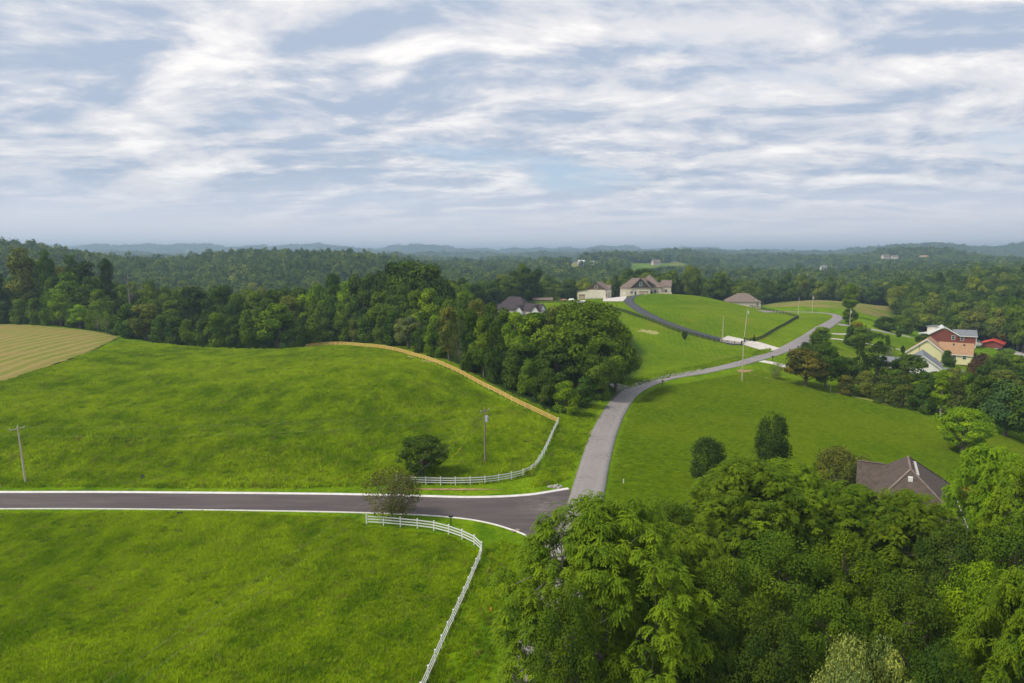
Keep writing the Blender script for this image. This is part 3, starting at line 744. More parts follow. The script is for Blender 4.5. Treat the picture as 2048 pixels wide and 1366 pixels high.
# foreground trees
def walnut_mesh(seed, nclump, R=9.0, H=15.5, z0=2.5):
    """crown of umbrella-shaped sprays of drooping compound leaves, in metres"""
    rng = np.random.default_rng(seed)
    h = rng.uniform(0.0, 1, nclump*3); keep = rng.uniform(size=len(h)) < .35 + .65*h; h = h[keep][:nclump]; nc = len(h)
    f = np.sqrt(np.clip(1 - (h*1.0)**2.3, 0, 1)); lumps = rng.uniform(0, 6.28, 6)
    th = rng.uniform(0, 2*math.pi, nc)
    lob = 1 + .13*np.sin(3*th + lumps[0] + 3*h) + .10*np.sin(7*th + lumps[1] - 5*h) + .06*np.sin(13*th + lumps[2] + 11*h)
    inner = np.where(rng.uniform(size=nc) < .36, rng.uniform(.15, .8, nc), rng.uniform(.84, 1.03, nc))
    top = z0 + (H - z0) * h * (1 + .07*np.sin(5*th + lumps[3]) + .05*np.sin(9*th + lumps[4]))
    C = np.stack((np.cos(th)*f*R*lob*inner, np.sin(th)*f*R*lob*inner, np.minimum(top, H) * np.where(inner < .82, .93, 1)), 1)
    nl = 17; P0 = np.repeat(C, nl, 0); k = np.repeat(np.arange(nc), nl)
    cr = rng.uniform(.50, .95, nc)[k]
    az = rng.uniform(0, 2*math.pi, len(k)); out = np.stack((np.cos(az), np.sin(az), np.zeros(len(k))), 1)
    L_ = rng.uniform(.75, 1.15, len(k)) * cr; drop = rng.uniform(.35, .95, len(k))
    start = P0 + out * (rng.uniform(0, .45, len(k)) * cr)[:, None] + np.array((0, 0, 1)) * rng.uniform(-.35, .3, len(k))[:, None]
    Vs = []; T_ = []
    npair = 5; tl = rng.normal(.5, .2, nc)[k]
    for j in range(npair):
        s = (j + .7) / npair
        ctr_ = start + out * (L_ * s)[:, None] + np.array((0, 0, 1)) * (L_ * (.25*s - drop*s*s))[:, None]
        tng = out + np.array((0, 0, 1)) * (.25 - 2*drop*s)[:, None]; tng /= np.linalg.norm(tng, axis=1)[:, None]
        side = np.stack((-out[:, 1], out[:, 0], np.zeros(len(k))), 1)
        up_ = np.cross(tng, side)
        ll = (.29 * (1 - .35*abs(s-.45)))
        for sg in (-1, 1):
            dr = side*sg*.85 + tng*.55 - np.array((0, 0, .25)) + rng.normal(0, .12, side.shape)
            wv_ = tng * .085
            v0 = ctr_; v2 = ctr_ + dr*ll; v1 = ctr_ + dr*ll*.5 + wv_; v3 = ctr_ + dr*ll*.5 - wv_
            Vs.append(np.stack((v0, v1, v2, v3), 1).reshape(-1, 3)); T_.append(np.repeat(np.clip(tl + rng.normal(0, .13, len(k)), 0, 1), 4))
    V = np.vstack(Vs); me = mesh_from('walnut_crown', V, np.arange(len(V)).reshape(-1, 4), MATS['leaves'])
    me.attributes.new('tint', 'FLOAT', 'POINT').data.foreach_set('value', np.concatenate(T_).astype(np.float32))
    return me, C
def big_trunk(C, seed, r0, zt, mat):
    rng = np.random.default_rng(seed); mb = MB()
    mb.tube([(0,0,-.6),(0,0,.4),(.1,.05,zt*.35),(.2,-.1,zt*.7),(.1,0,zt)], [r0*1.6, r0*1.1, r0*.9, r0*.55, r0*.1], 10)
    nm = 13; ends = C[rng.permutation(len(C))[:nm]] * np.array((.62, .62, .84))
    for e in ends:
        zs = max(1.5, e[2] * rng.uniform(.35, .6)); a = np.array((.15, 0, min(zs, zt*.8)))
        md = a*.5 + e*.5 + np.array((0, 0, -.4)) + rng.normal(0, .3, 3)
        mb.tube([a, md, e], [r0*.5, r0*.33, r0*.16], 7, cap=False)
    for c in C[rng.permutation(len(C))[:150]]:
        e = ends[np.argmin(((ends - c)**2).sum(1))]
        md = e*.45 + c*.55 + rng.normal(0, .25, 3) - np.array((0, 0, .2))
        mb.tube([e, md, c], [r0*.15, r0*.09, r0*.03], 4, cap=False)
    return mesh_from('big_trunk', mb.v, mb.f, MATS[mat], True)
KIND['walnut'] = []
for sd_ in (11, 12):
    me, C = walnut_mesh(sd_, 760); KIND['walnut'].append((big_trunk(C, sd_, .34, 12.5, 'pale_bark'), me, 15.5))
def leafy_mesh(seed, R=6.5, H=15.5, z0=1.2, nl=95, nleaf=440, ls=.27):
    me, C = crown_mesh('leafy_crown', seed, 'egg', z0/R, H/R, nl, .22, nleaf, ls/R, flat=.85, inner=.5, tintsd=.2)
    co = np.empty(len(me.vertices)*3, np.float32); me.vertices.foreach_get('co', co); me.vertices.foreach_set('co', co * R); me.update()
    return me, C * R
KIND['leafy'] = []
for sd_ in (21, 22, 23):
    me, C = leafy_mesh(sd_); KIND['leafy'].append((big_trunk(C, sd_, .28, 12, 'bark'), me, 15.5))
UNITR = {'walnut': 9.0, 'leafy': 6.5}

TONE_K = 1.88
TONE = {'green': (.066,.122,.013), 'dark': (.040,.080,.014), 'deep': (.024,.048,.012), 'bright': (.098,.175,.011), 'lime': (.120,.215,.010),
        'olive': (.085,.115,.028), 'grey': (.085,.125,.05), 'brown': (.052,.080,.020), 'umber': (.058,.066,.022), 'russet': (.074,.084,.022), 'purple': (.075,.050,.035),
        'blue': (.038,.080,.034), 'gold': (.20,.18,.02), 'fresh': (.070,.128,.010), 'pale': (.16,.21,.08)}
PROTO = {}
def place_tree(kind, pos, R, H, tone, label, group=None, name='broadleaf_tree', rot=None, cat='tree', var=None):
    vs = KIND[kind]; i = (int(abs(pos[0]*7 + pos[1]*13)) if var is None else var) % len(vs)
    tm, cm, uh = vs[i]; ur = UNITR.get(kind, 1.0)
    root = empty(name, (pos[0], pos[1], pos[2] - .05), RNG.uniform(0, 6.28) if rot is None else rot)
    root.scale = (R/ur, R/ur, H/uh)
    key = (kind, i)
    if key not in PROTO: PROTO[key] = (bpy.data.objects.new('trunk', tm), bpy.data.objects.new('crown', cm)); tr, cr = PROTO[key]
    else: tr, cr = PROTO[key][0].copy(), PROTO[key][1].copy()
    for o in (tr, cr): COL.objects.link(o); o.parent = root
    j = RNG.uniform(.88, 1.12); cr.color = (*[min(.45, c * TONE_K) * j * RNG.uniform(.95, 1.05) for c in TONE[tone]], 1)
    tag(root, label, cat, group); return root
def T(kind, u, vtop, wpx, label, tone='green', vb=None, Y=None, group=None, name='broadleaf_tree', cat='tree', **kw):
    """a tree seen at column u: crown width wpx and top at row vtop; stands where row vb meets the ground, or Y metres off"""
    p = G(u, vb) if vb is not None else at_uY(u, Y)
    Y_ = p[1]; dep = Y_ * math.cos(PITCH) + (37 - p[2] - 3) * math.sin(PITCH)
    R = max(.4, wpx / 2 / FPX * dep); ang = PITCH + math.atan((vtop - 683) / FPX)
    ytop = Y_ - R * .25 if kind not in ('column', 'cedar', 'tall') else Y_
    H = max(.8, 37 - ytop * math.tan(ang) - p[2])
    return place_tree(kind, p, R, H, tone, label, group, name, cat=cat, **kw)
# ------------------------------------------------------------------ woods: the nearest trees one by one, the rest as one mass
skyl = np.full(700, 2000.0)          # lowest picture row still seen behind what is placed so far, per 4 px column
def skcol(u): return np.clip(((np.asarray(u) + 400) / 4).astype(int), 0, 699)
cand = []
def scatter(y0, y1, sp, R0, H0):
    out = []
    y = y0
    while y < y1:
        half = (1380 / FPX) * y * 1.03
        xs = np.arange(-half, half, sp) + RNG.uniform(0, sp)
        n = len(xs); xx = xs + RNG.uniform(-.42, .42, n)*sp; yy = y + RNG.uniform(-.42, .42, n)*sp
        f = np.exp(RNG.normal(0, .20, n)); out.append(np.stack((xx, yy, R0*f, H0*np.exp(RNG.normal(0, .15, n))), 1)); y += sp
    return np.vstack(out)
A_ = np.vstack((scatter(300, 640, 9.8, 6.3, 17), scatter(640, 1300, 10.2, 6.2, 17), scatter(1300, 2300, 14, 8.4, 17), scatter(2300, 3800, 20, 12.5, 18), scatter(3800, 7600, 38, 24, 24)))
az_ = TER(A_[:, 0], A_[:, 1]); U_, V_, D_ = pix(A_[:, 0], A_[:, 1], az_)
ok = ~is_open(U_, V_, A_[:, 1]) & (U_ > -330) & (U_ < 2380)
_, VT0, _ = pix(A_[:, 0], A_[:, 1], az_ + A_[:, 3] * .9)
for P_, k_ in CLEAR:
    for vv in (V_, VT0, (V_ + VT0) / 2): ok &= ~(inpoly(U_, vv, P_) & (A_[:, 1] > 640))
# the hand-placed belts stand here
ok &= ~((U_ > 950) & (U_ < 1110) & (A_[:, 1] < 400))
ok &= ~((U_ > 1440) & (U_ < 1530) & (A_[:, 1] < 460))
BELT = [[(230,600),(240,690),(560,700),(700,690),(830,700),(960,770),(1050,800),(1280,790),(1290,560),(1060,600),(1000,640),(960,600),(820,560),(560,640),(420,650)]]
for P_ in BELT: ok &= ~(inpoly(U_, V_, P_) & (A_[:, 1] < 330))
A_, az_, U_, V_ = A_[ok], az_[ok], U_[ok], V_[ok]
_, VT_, _ = pix(A_[:, 0], A_[:, 1], az_ + A_[:, 3])
o_ = np.argsort(A_[:, 1]); A_, az_, U_, V_, VT_ = A_[o_], az_[o_], U_[o_], V_[o_], VT_[o_]
# terrain rows per column, near to far
cols = np.arange(700)*4 - 400 + 2; ys_ = np.concatenate((np.arange(40, 650, 5), np.arange(650, 7600, 30)))
CU, CY_ = np.meshgrid(cols, ys_); XX_ = (CU - 1024) / FPX * CY_; ZZ_ = TER(XX_, CY_); _, TV_, _ = pix(XX_, CY_, ZZ_)
vis = np.zeros(len(A_), bool); yi = 0
for i in range(len(A_)):
    while yi < len(ys_) and ys_[yi] < A_[i, 1] - 6: skyl = np.minimum(skyl, TV_[yi]); yi += 1
    wpx = A_[i, 2] / A_[i, 1] * FPX; c0, c1 = skcol(U_[i] - wpx*.8), skcol(U_[i] + wpx*.8) + 1
    if VT_[i] < skyl[c0:c1].max() + 3:
        vis[i] = True
        b0, b1 = skcol(U_[i] - wpx*.45), skcol(U_[i] + wpx*.45) + 1
        skyl[b0:b1] = np.minimum(skyl[b0:b1], VT_[i] + wpx*.5)
A_, az_, U_, V_ = A_[vis], az_[vis], U_[vis], V_[vis]
inframe = (U_ > -20) & (U_ < 2068)
nearidx = [i for i in range(len(A_)) if inframe[i] and A_[i, 1] < 640][:150]
WOODREG = [(-100, 330, 'woods beyond the hay field', 'woods beyond the hay field'),
           (330, 1000, 'woods behind the fence row', 'woods behind the meadow hedge'),
           (1000, 1330, 'woods behind the hilltop garage', 'woods behind the hilltop garage'),
           (1330, 1700, 'woods behind the grassy hill', 'woods behind the grassy hill'),
           (1700, 2100, 'woods behind the red house', 'woods behind the red house')]
ORD = ['leftmost','second','third','fourth','fifth','sixth','seventh','eighth','ninth','tenth','eleventh','twelfth','thirteenth','fourteenth','fifteenth','sixteenth','seventeenth','eighteenth','nineteenth','twentieth']
def ordn(i):
    if i < 20: return ORD[i]
    n = i + 1; suf = 'th' if 10 < n % 100 < 14 else {1:'st',2:'nd',3:'rd'}.get(n % 10, 'th'); return f'{n}{suf}'
tn_ = {'green':'mid green','dark':'dark green','fresh':'fresh green','olive':'olive green','deep':'very dark green','bright':'bright green'}
for a, b, grp, where in WOODREG:
    ids = sorted([i for i in nearidx if a <= U_[i] < b], key=lambda i: U_[i])
    for k, i in enumerate(ids):
        tone = RNG.choice(['green','dark','bright','fresh','olive','deep'], p=[.36,.18,.06,.22,.14,.04])
        place_tree('broad', (A_[i,0], A_[i,1], az_[i]), A_[i,2]*1.08, A_[i,3]*1.05, tone,
                   f"{tn_[tone]} tree, {ordn(k)}{'' if k == 0 else ' from left'} in the {where}", grp)
rest = np.ones(len(A_), bool); rest[nearidx] = False
A_, az_ = A_[rest], az_[rest]
src = bpy.data.collections.new('far_tree_shapes')
FARN = 7
for i in range(FARN):
    me, C = crown_mesh('far_crown', 300+i, 'egg', .35, 2.1, 13, .48, 36, .30, flat=.8, inner=.45, tintsd=.25)
    me.materials.clear(); me.materials.append(MATS['far_leaves'])
    o = bpy.data.objects.new('far_tree_%d' % i, me); src.objects.link(o)
for i in range(4):
    me = KIND['broad'][i][1].copy(); me.materials.clear(); me.materials.append(MATS['far_leaves'])
    o = bpy.data.objects.new('near_tree_%d' % i, me); src.objects.link(o)
def instancer(name, pts, scl, rot, idx, coll, matname=None, kind='stuff'):
    me = mesh_from(name, pts, np.zeros((0, 4), int))
    me.attributes.new('scl', 'FLOAT_VECTOR', 'POINT').data.foreach_set('vector', np.asarray(scl, np.float32).ravel())
    me.attributes.new('rot', 'FLOAT_VECTOR', 'POINT').data.foreach_set('vector', np.asarray(rot, np.float32).ravel())
    me.attributes.new('idx', 'INT', 'POINT').data.foreach_set('value', np.asarray(idx, np.int32))
    ng = bpy.data.node_groups.new(name + '_nodes', 'GeometryNodeTree')
    ng.interface.new_socket('Geometry', in_out='INPUT', socket_type='NodeSocketGeometry')
    ng.interface.new_socket('Geometry', in_out='OUTPUT', socket_type='NodeSocketGeometry')
    a = ng.nodes.new('NodeGroupInput'); b = ng.nodes.new('NodeGroupOutput')
    mp = ng.nodes.new('GeometryNodeMeshToPoints')
    ip = ng.nodes.new('GeometryNodeInstanceOnPoints'); ci = ng.nodes.new('GeometryNodeCollectionInfo')
    ci.inputs['Collection'].default_value = coll; ci.inputs['Separate Children'].default_value = True; ci.inputs['Reset Children'].default_value = True
    ip.inputs['Pick Instance'].default_value = True
    def attr(nm, ty):
        n = ng.nodes.new('GeometryNodeInputNamedAttribute'); n.data_type = ty; n.inputs[0].default_value = nm; return n.outputs[0]
    lk = ng.links.new
    lk(a.outputs[0], mp.inputs[0]); lk(mp.outputs[0], ip.inputs['Points']); lk(ci.outputs[0], ip.inputs['Instance'])
    lk(attr('idx', 'INT'), ip.inputs['Instance Index']); lk(attr('scl', 'FLOAT_VECTOR'), ip.inputs['Scale'])
    e = ng.nodes.new('FunctionNodeEulerToRotation'); lk(attr('rot', 'FLOAT_VECTOR'), e.inputs[0]); lk(e.outputs[0], ip.inputs['Rotation'])
    lk(ip.outputs[0], b.inputs[0])
    o = link(name, me); md = o.modifiers.new('scatter', 'NODES'); md.node_group = ng
    return o
n = len(A_); near = A_[:, 1] < 700
idx = np.where(near, FARN + RNG.integers(0, 4, n), RNG.integers(0, FARN, n))
# objects of a collection come in name order: far_tree_*, near_tree_*
hs = np.where(near, 2.4, 2.1)
fw = instancer('far_woods', np.stack((A_[:,0], A_[:,1], az_ - .3), 1), np.stack((A_[:,2]*1.1, A_[:,2]*1.1, A_[:,3]/hs), 1),
               np.stack((np.zeros(n), np.zeros(n), RNG.uniform(0, 6.28, n)), 1), idx, src)
tag(fw, kind='stuff')
print('far trees', n, 'near', len(nearidx))
# ------------------------------------------------------------------ hand-placed trees
# hedge along the hay field
g = 'bushy trees along the far edge of the hay field'
TN2 = {'green':'mid green','dark':'dark green','fresh':'fresh green','olive':'olive green','deep':'very dark green','bright':'bright green','blue':'blue green','lime':'yellow green','grey':'grey green','brown':'brownish green','russet':'russet tinged'}
rowA = [(-30,596,60,648,'dark','bushy'),(8,604,44,649,'dark','bushy'),(44,600,46,650,'green','bushy'),(74,597,44,651,'green','bushy'),(98,596,40,653,'fresh','bushy'),(122,588,46,655,'bright','broad'),
 (146,606,34,657,'green','bushy'),(160,610,46,659,'lime','flat'),(184,622,34,662,'green','bushy'),(196,620,24,664,'fresh','sparse'),(212,622,26,667,'bright','sparse'),(232,632,34,672,'dark','bushy')]
for k, (u, vt, wp, vb, tone, kd) in enumerate(rowA):
    T(kd, u, vt, wp, f"{TN2[tone]} bushy tree, {ordn(k)}{'' if k == 0 else ' from left'} in the hedge above the hay field", tone, vb=vb-2, group=g, name='hedge_tree')
g = 'tall trees standing above the hay field hedge'
for k, (u, vt, wp, Y, tone, kd) in enumerate([(-8,540,70,312,'dark','tall'),(52,497,78,305,'olive','tall'),(82,520,50,318,'dark','tall'),(100,502,52,306,'dark','tall'),(126,530,50,312,'olive','tall'),
   (140,548,78,300,'green','broad'),(150,508,46,325,'dark','tall'),(176,520,74,318,'deep','tall'),(184,556,60,302,'dark','broad'),(220,516,42,306,'deep','tall'),(205,552,44,312,'dark','tall')]):
    T(kd, u, vt, wp, f"tall {TN2[tone]} tree, {ordn(k)}{'' if k == 0 else ' from left'} in the stand above the hay field", tone, Y=Y, group=g, name='tall_tree')
# dead snag
def snag(u, vt, Y):
    p = at_uY(u, Y); H = 37 - Y * math.tan(PITCH + math.atan((vt - 683) / FPX)) - p[2]
    root = empty('dead_tree', p); mb = MB(); r = np.random.default_rng(5)
    mb.tube([(0,0,-.3),(0.1,0,H*.4),(-.1,.1,H*.72),(.2,0,H)], [.5,.38,.24,.06], 7); mb.build('trunk', MATS['pale_bark'], root)
    for k in range(7):
        z = H*r.uniform(.4,.85); a = r.uniform(0, 6.28); l_ = r.uniform(1.6, 3.4)
        b = MB(); b.tube([(0,0,z),(math.cos(a)*l_*.6, math.sin(a)*l_*.6, z+l_*.5),(math.cos(a)*l_*.8, math.sin(a)*l_*.8, z+l_*1.5)], [.16,.10,.03], 5); b.build('limb', MATS['pale_bark'], root)
    tag(root, 'bare dead tree standing above the hedge right of the tall stand', 'tree')
snag(262, 546, 308)
# belt behind the left meadow and the wooden fence
import itertools
g = 'trees of the belt behind the left meadow'
front = [(262,610,62,676,'dark','bushy'),(292,606,66,680,'olive','broad'),(322,632,40,685,'dark','bushy'),(352,634,52,688,'dark','bushy'),(380,640,42,691,'green','bushy'),(408,642,44,694,'dark','bushy'),
 (436,628,52,696,'green','bushy'),(470,634,48,697,'dark','bushy'),(500,622,48,698,'green','bushy'),(530,622,52,698,'dark','bushy'),(556,610,84,698,'green','broad'),(592,640,46,697,'dark','bushy'),
 (624,634,50,692,'green','bushy'),(656,640,44,687,'dark','bushy'),(684,632,46,685,'green','bushy'),(712,640,40,684,'olive','bushy'),(736,628,52,685,'dark','bushy'),(764,632,42,688,'green','bushy'),
 (792,622,50,692,'dark','bushy'),(818,630,58,698,'grey','broad'),(846,626,48,706,'dark','bushy'),(872,634,52,714,'green','bushy'),(898,618,50,722,'olive','broad'),(922,640,44,734,'brown','sparse'),
 (944,622,52,742,'dark','bushy'),(968,636,54,754,'green','broad'),(990,650,50,764,'dark','bushy')]
mid_ = [(250,640,30,272,'dark','bushy'),(300,596,60,285,'dark','broad'),(350,604,60,300,'green','broad'),(392,573,58,292,'deep','broad'),(438,578,66,290,'dark','broad'),(478,590,56,288,'dark','broad'),(512,588,60,286,'green','broad'),
 (545,584,58,284,'dark','broad'),(584,590,56,282,'olive','broad'),(615,584,56,282,'bright','broad'),(640,592,54,276,'green','broad'),(668,590,60,274,'dark','broad'),(700,598,60,272,'green','broad'),
 (730,585,60,268,'dark','broad'),(762,588,58,262,'green','broad'),(795,590,62,252,'dark','broad'),(830,586,62,246,'green','broad'),(862,580,66,240,'bright','broad'),(890,590,56,232,'green','broad'),
 (925,598,60,226,'dark','broad'),(952,600,52,220,'olive','broad'),(985,608,50,212,'dark','broad')]
back = [(415,590,60,312,'green','broad'),(455,574,56,310,'dark','broad'),(500,582,62,308,'olive','broad'),(560,574,64,306,'dark','broad'),(600,580,60,304,'dark','broad'),(640,566,56,300,'green','broad'),
 (668,552,54,296,'dark','broad'),(702,562,52,290,'bright','broad'),(724,548,60,286,'dark','broad'),(752,540,62,282,'deep','broad'),(786,530,70,276,'deep','broad'),(822,522,94,272,'dark','broad'),(860,534,78,268,'dark','broad'),
 (884,556,60,258,'deep','broad'),(905,572,50,256,'dark','broad'),(930,584,56,248,'green','broad'),(955,596,46,244,'fresh','broad'),(806,560,60,262,'dark','broad')]
allb = [(u, vt, wp, dict(vb=b), tn, kd) for u, vt, wp, b, tn, kd in front] + [(u, vt, wp, dict(Y=b), tn, kd) for u, vt, wp, b, tn, kd in mid_ + back]
for nm, lst, kw in (('front row', front, 'vb'), ('middle row', mid_, 'Y'), ('back row', back, 'Y')):
    for k, (u, vt, wp, b, tone, kd) in enumerate(sorted(lst)):
        T(kd, u, vt, wp * 1.12, f"{TN2[tone]} tree, {ordn(k)}{'' if k == 0 else ' from left'} in the {nm} behind the left meadow", tone, group=g, **{kw: b})
# the big clump beside the lane
g = 'trees of the clump beside the lane'
for u, vt, wp, Y, tone, kd, lab in [
  (1168,606,178,184,'green','maple','big broad green tree at the middle of the clump beside the lane'),
  (1128,612,120,190,'olive','maple','olive green tree rising at the top of the clump beside the lane'),
  (1232,648,96,181,'fresh','broad','loose lighter green tree on the right side of the clump by the lane'),
  (1072,630,110,192,'fresh','broad','fresh green tree with pale limbs on the left side of the lane clump'),
  (1030,628,60,200,'bright','broad','bright green tree just below the white dark-roofed house'),
  (1006,616,60,208,'dark','broad','dark tree at the left end of the clump beside the lane'),
  (1110,690,100,172,'dark','broad','dark lower tree in front of the clump beside the lane'),
  (1200,676,104,173,'green','maple','green tree leaning over the lane at the right front of the clump'),
  (1046,690,80,178,'dark','bushy','dark bushy tree above the wooden fence left of the clump'),
  (1152,640,120,177,'green','broad','green tree in the centre front of the clump beside the lane')]:
    T(kd, u, vt, wp, lab, tone, Y=Y, group=g)
for u, vt, wp, vb, tone, kd, lab in [
  (1132,766,66,826,'bright','bushy','bright green bush at the lane side foot of the clump'),
  (1164,756,62,812,'dark','bushy','dark bush beside the bright one at the foot of the clump'),
  (1196,752,54,797,'green','bushy','green bush near the short gravel spur'),
  (1092,740,62,806,'dark','bushy','dark bush just above the end of the wooden fence'),
  (1058,722,58,790,'green','bushy','green bush behind the lower wooden fence'),
  (1024,700,58,776,'dark','bushy','dark bush further up behind the wooden fence')]:
    T(kd, u, vt, wp, lab, tone, vb=vb, group='bushes at the foot of the clump', name='bush', cat='bush')
# lone trees
T('maple', 843, 877, 112, 'dense round dark tree standing beside the white fence', 'dark', vb=958, cat='tree')
T('sparse', 784, 944, 138, 'thin olive brown open tree standing between the new road and the lower white fence', 'umber', vb=1040, name='open_tree')
T('sparse', 806, 950, 90, 'second thin olive brown tree crowding the open one beside the new road', 'umber', vb=1038, name='open_tree')
T('column', 1416, 876, 76, 'shorter of the two dark columnar evergreens, standing left behind the walnut crowns', 'deep', Y=108, name='columnar_evergreen', group='dark columnar evergreens on the lawn')
T('column', 1543, 830, 74, 'taller of the two dark columnar evergreens, right above the walnut crowns', 'deep', Y=114, name='columnar_evergreen', group='dark columnar evergreens on the lawn')
T('weeping', 1672, 901, 116, 'grey green weeping tree on the lawn left of the brown roofed house', 'olive', vb=972, name='weeping_tree')
T('weeping', 1722, 916, 60, 'smaller weeping tree touching the left end of the brown roof', 'olive', vb=962, name='weeping_tree')
T('maple', 1924, 820, 112, 'bright yellow green round tree alone on the lawn above the brown roof', 'lime', vb=905, name='maple_tree')
T('roundy', 1369, 662, 13, 'small round dark tree on the slope below the black fence', 'deep', vb=679, name='small_tree')
T('cedar', 1508, 668, 9, 'small dark cedar at the black fence right of the gate', 'deep', vb=683, name='small_cedar')
# belt below the right-hand houses
g = 'trees between the lawn and the houses on the right'
R_ = [(1551,726,36,758,'green','sparse','small open tree by the concrete driveway mouth'),
 (1610,700,112,772,'russet','flat','wide flat-topped tree with russet seed heads at the lawn edge'),
 (1650,694,66,776,'dark','broad','dark green tree right behind the russet flat-topped tree'),
 (1626,672,54,722,'dark','bushy','dark tree behind the russet flat-topped tree towards the road'),
 (1610,684,22,710,'deep','column','small dark evergreen at the road edge above the russet tree'),
 (1640,655,50,690,'green','bushy','green tree beside the leaning bare pole'),
 (1690,716,60,776,'dark','broad','dark tree in front of the tall dark conifer, lawn side'),
 (1718,672,46,764,'deep','cedar','slimmer dark conifer left of the large dark one'),
 (1752,664,70,766,'deep','cedar','large dark conifer between the garden paths and the lawn'),
 (1722,656,54,700,'green','broad','rounded green tree above the two dark conifers'),
 (1700,652,30,690,'dark','bushy','small dark bushy tree nearest the garden paths'),
 (1772,668,24,716,'dark','cedar','thin dark pine behind the large dark conifer'),
 (1778,690,32,726,'green','sparse','small open tree left of the yellow house lawn'),
 (1692,752,40,790,'russet','bushy','low russet bush on the lawn edge beside a thin post'),
 (1728,744,52,792,'olive','bushy','olive bush between the russet bush and the brownish cedars'),
 (1768,730,62,806,'brown','cedar','brownish cedar, first of the row along the lawn edge'),
 (1806,728,66,814,'brown','cedar','brownish cedar, second of the row along the lawn edge'),
 (1844,738,64,824,'dark','cedar','dark cedar, third of the row along the lawn edge'),
 (1881,738,48,832,'lime','tall','slim yellow green tree in the middle of the cedar row'),
 (1911,756,60,842,'brown','cedar','brownish cedar just right of the slim yellow green tree'),
 (1815,710,72,772,'dark','broad','dark round tree in front of the grey roofed house'),
 (1788,742,54,790,'dark','broad','dark tree left of the dark round tree by the grey roof'),
 (1862,748,54,800,'dark','bushy','dark bush below the grey porch roof'),
 (1906,738,52,790,'olive','bushy','olive green bush right of the grey porch roof'),
 (1896,702,34,733,'dark','bushy','dark dense shrub tree at the right corner of the yellow house'),
 (1938,702,36,728,'dark','bushy','dark shrub right of the small garden shed'),
 (1871,742,22,756,'purple','bushy','small purple shrub at the grey house'),
 (1845,667,28,693,'dark','broad','small dark tree at the left of the red house'),
 (1797,662,13,675,'deep','roundy','tiny round dark tree at the end of the gravel driveway'),
 (1806,692,12,706,'deep','bushy','tiny dark shrub left of the yellow house gable'),
 (1866,716,24,734,'bright','bushy','bright green shrub at the foot of the yellow house'),
 (1956,706,56,770,'purple','bushy','purple brown tree on the slope right of the garden shed'),
 (1990,716,70,790,'dark','broad','dark tree right of the purple brown tree'),
 (2034,714,64,780,'green','broad','green tree at the frame edge below the back driveway'),
 (2010,700,50,736,'green','bushy','green bushy tree below the back driveway'),
 (1962,756,76,852,'dark','broad','large dark green tree at the right end of the cedar row'),
 (1930,748,60,830,'green','broad','mid green tree behind the right end of the cedar row'),
 (2010,762,96,872,'blue','broad','broad blue green tree above the lawn at the right edge'),
 (2062,760,100,890,'dark','broad','dark tree cut by the right edge of the frame'),
 (2000,740,70,812,'olive','broad','olive green tree in the second row near the right edge'),
 (2050,736,80,800,'dark','bushy','dark bushy tree in the second row at the right edge'),
 (1698,617,32,650,'dark','broad','dark round tree behind the pole at the bend of the road'),
 (1715,643,22,656,'gold','roundy','golden round shrub beside the gravel driveway'),
 (1724,650,4,662,'deep','column','left of two tiny columnar shrubs on the gravel driveway'),
 (1731,650,4,663,'deep','column','right of two tiny columnar shrubs on the gravel driveway'),
 (1800,632,60,664,'green','bushy','wide low green tree at the wood edge behind the driveway'),
 (1768,634,50,660,'dark','bushy','dark low tree at the wood edge left of the wide green one'),
 (1699,566,40,632,'fresh','tall','slender fresh green tree with pale trunk behind the bend of the road')]
for u, vt, wp, vb, tone, kd, lab in R_:
    nm = 'bush' if ('bush' in lab and wp < 45) or 'shrub' in lab else 'tree_in_belt'
    T(kd, u, vt, wp, lab, tone, vb=vb, group=g if nm == 'tree_in_belt' else None, name={'bush':'shrub'}.get(nm, 'garden_tree'), cat='shrub' if nm == 'bush' else 'tree')
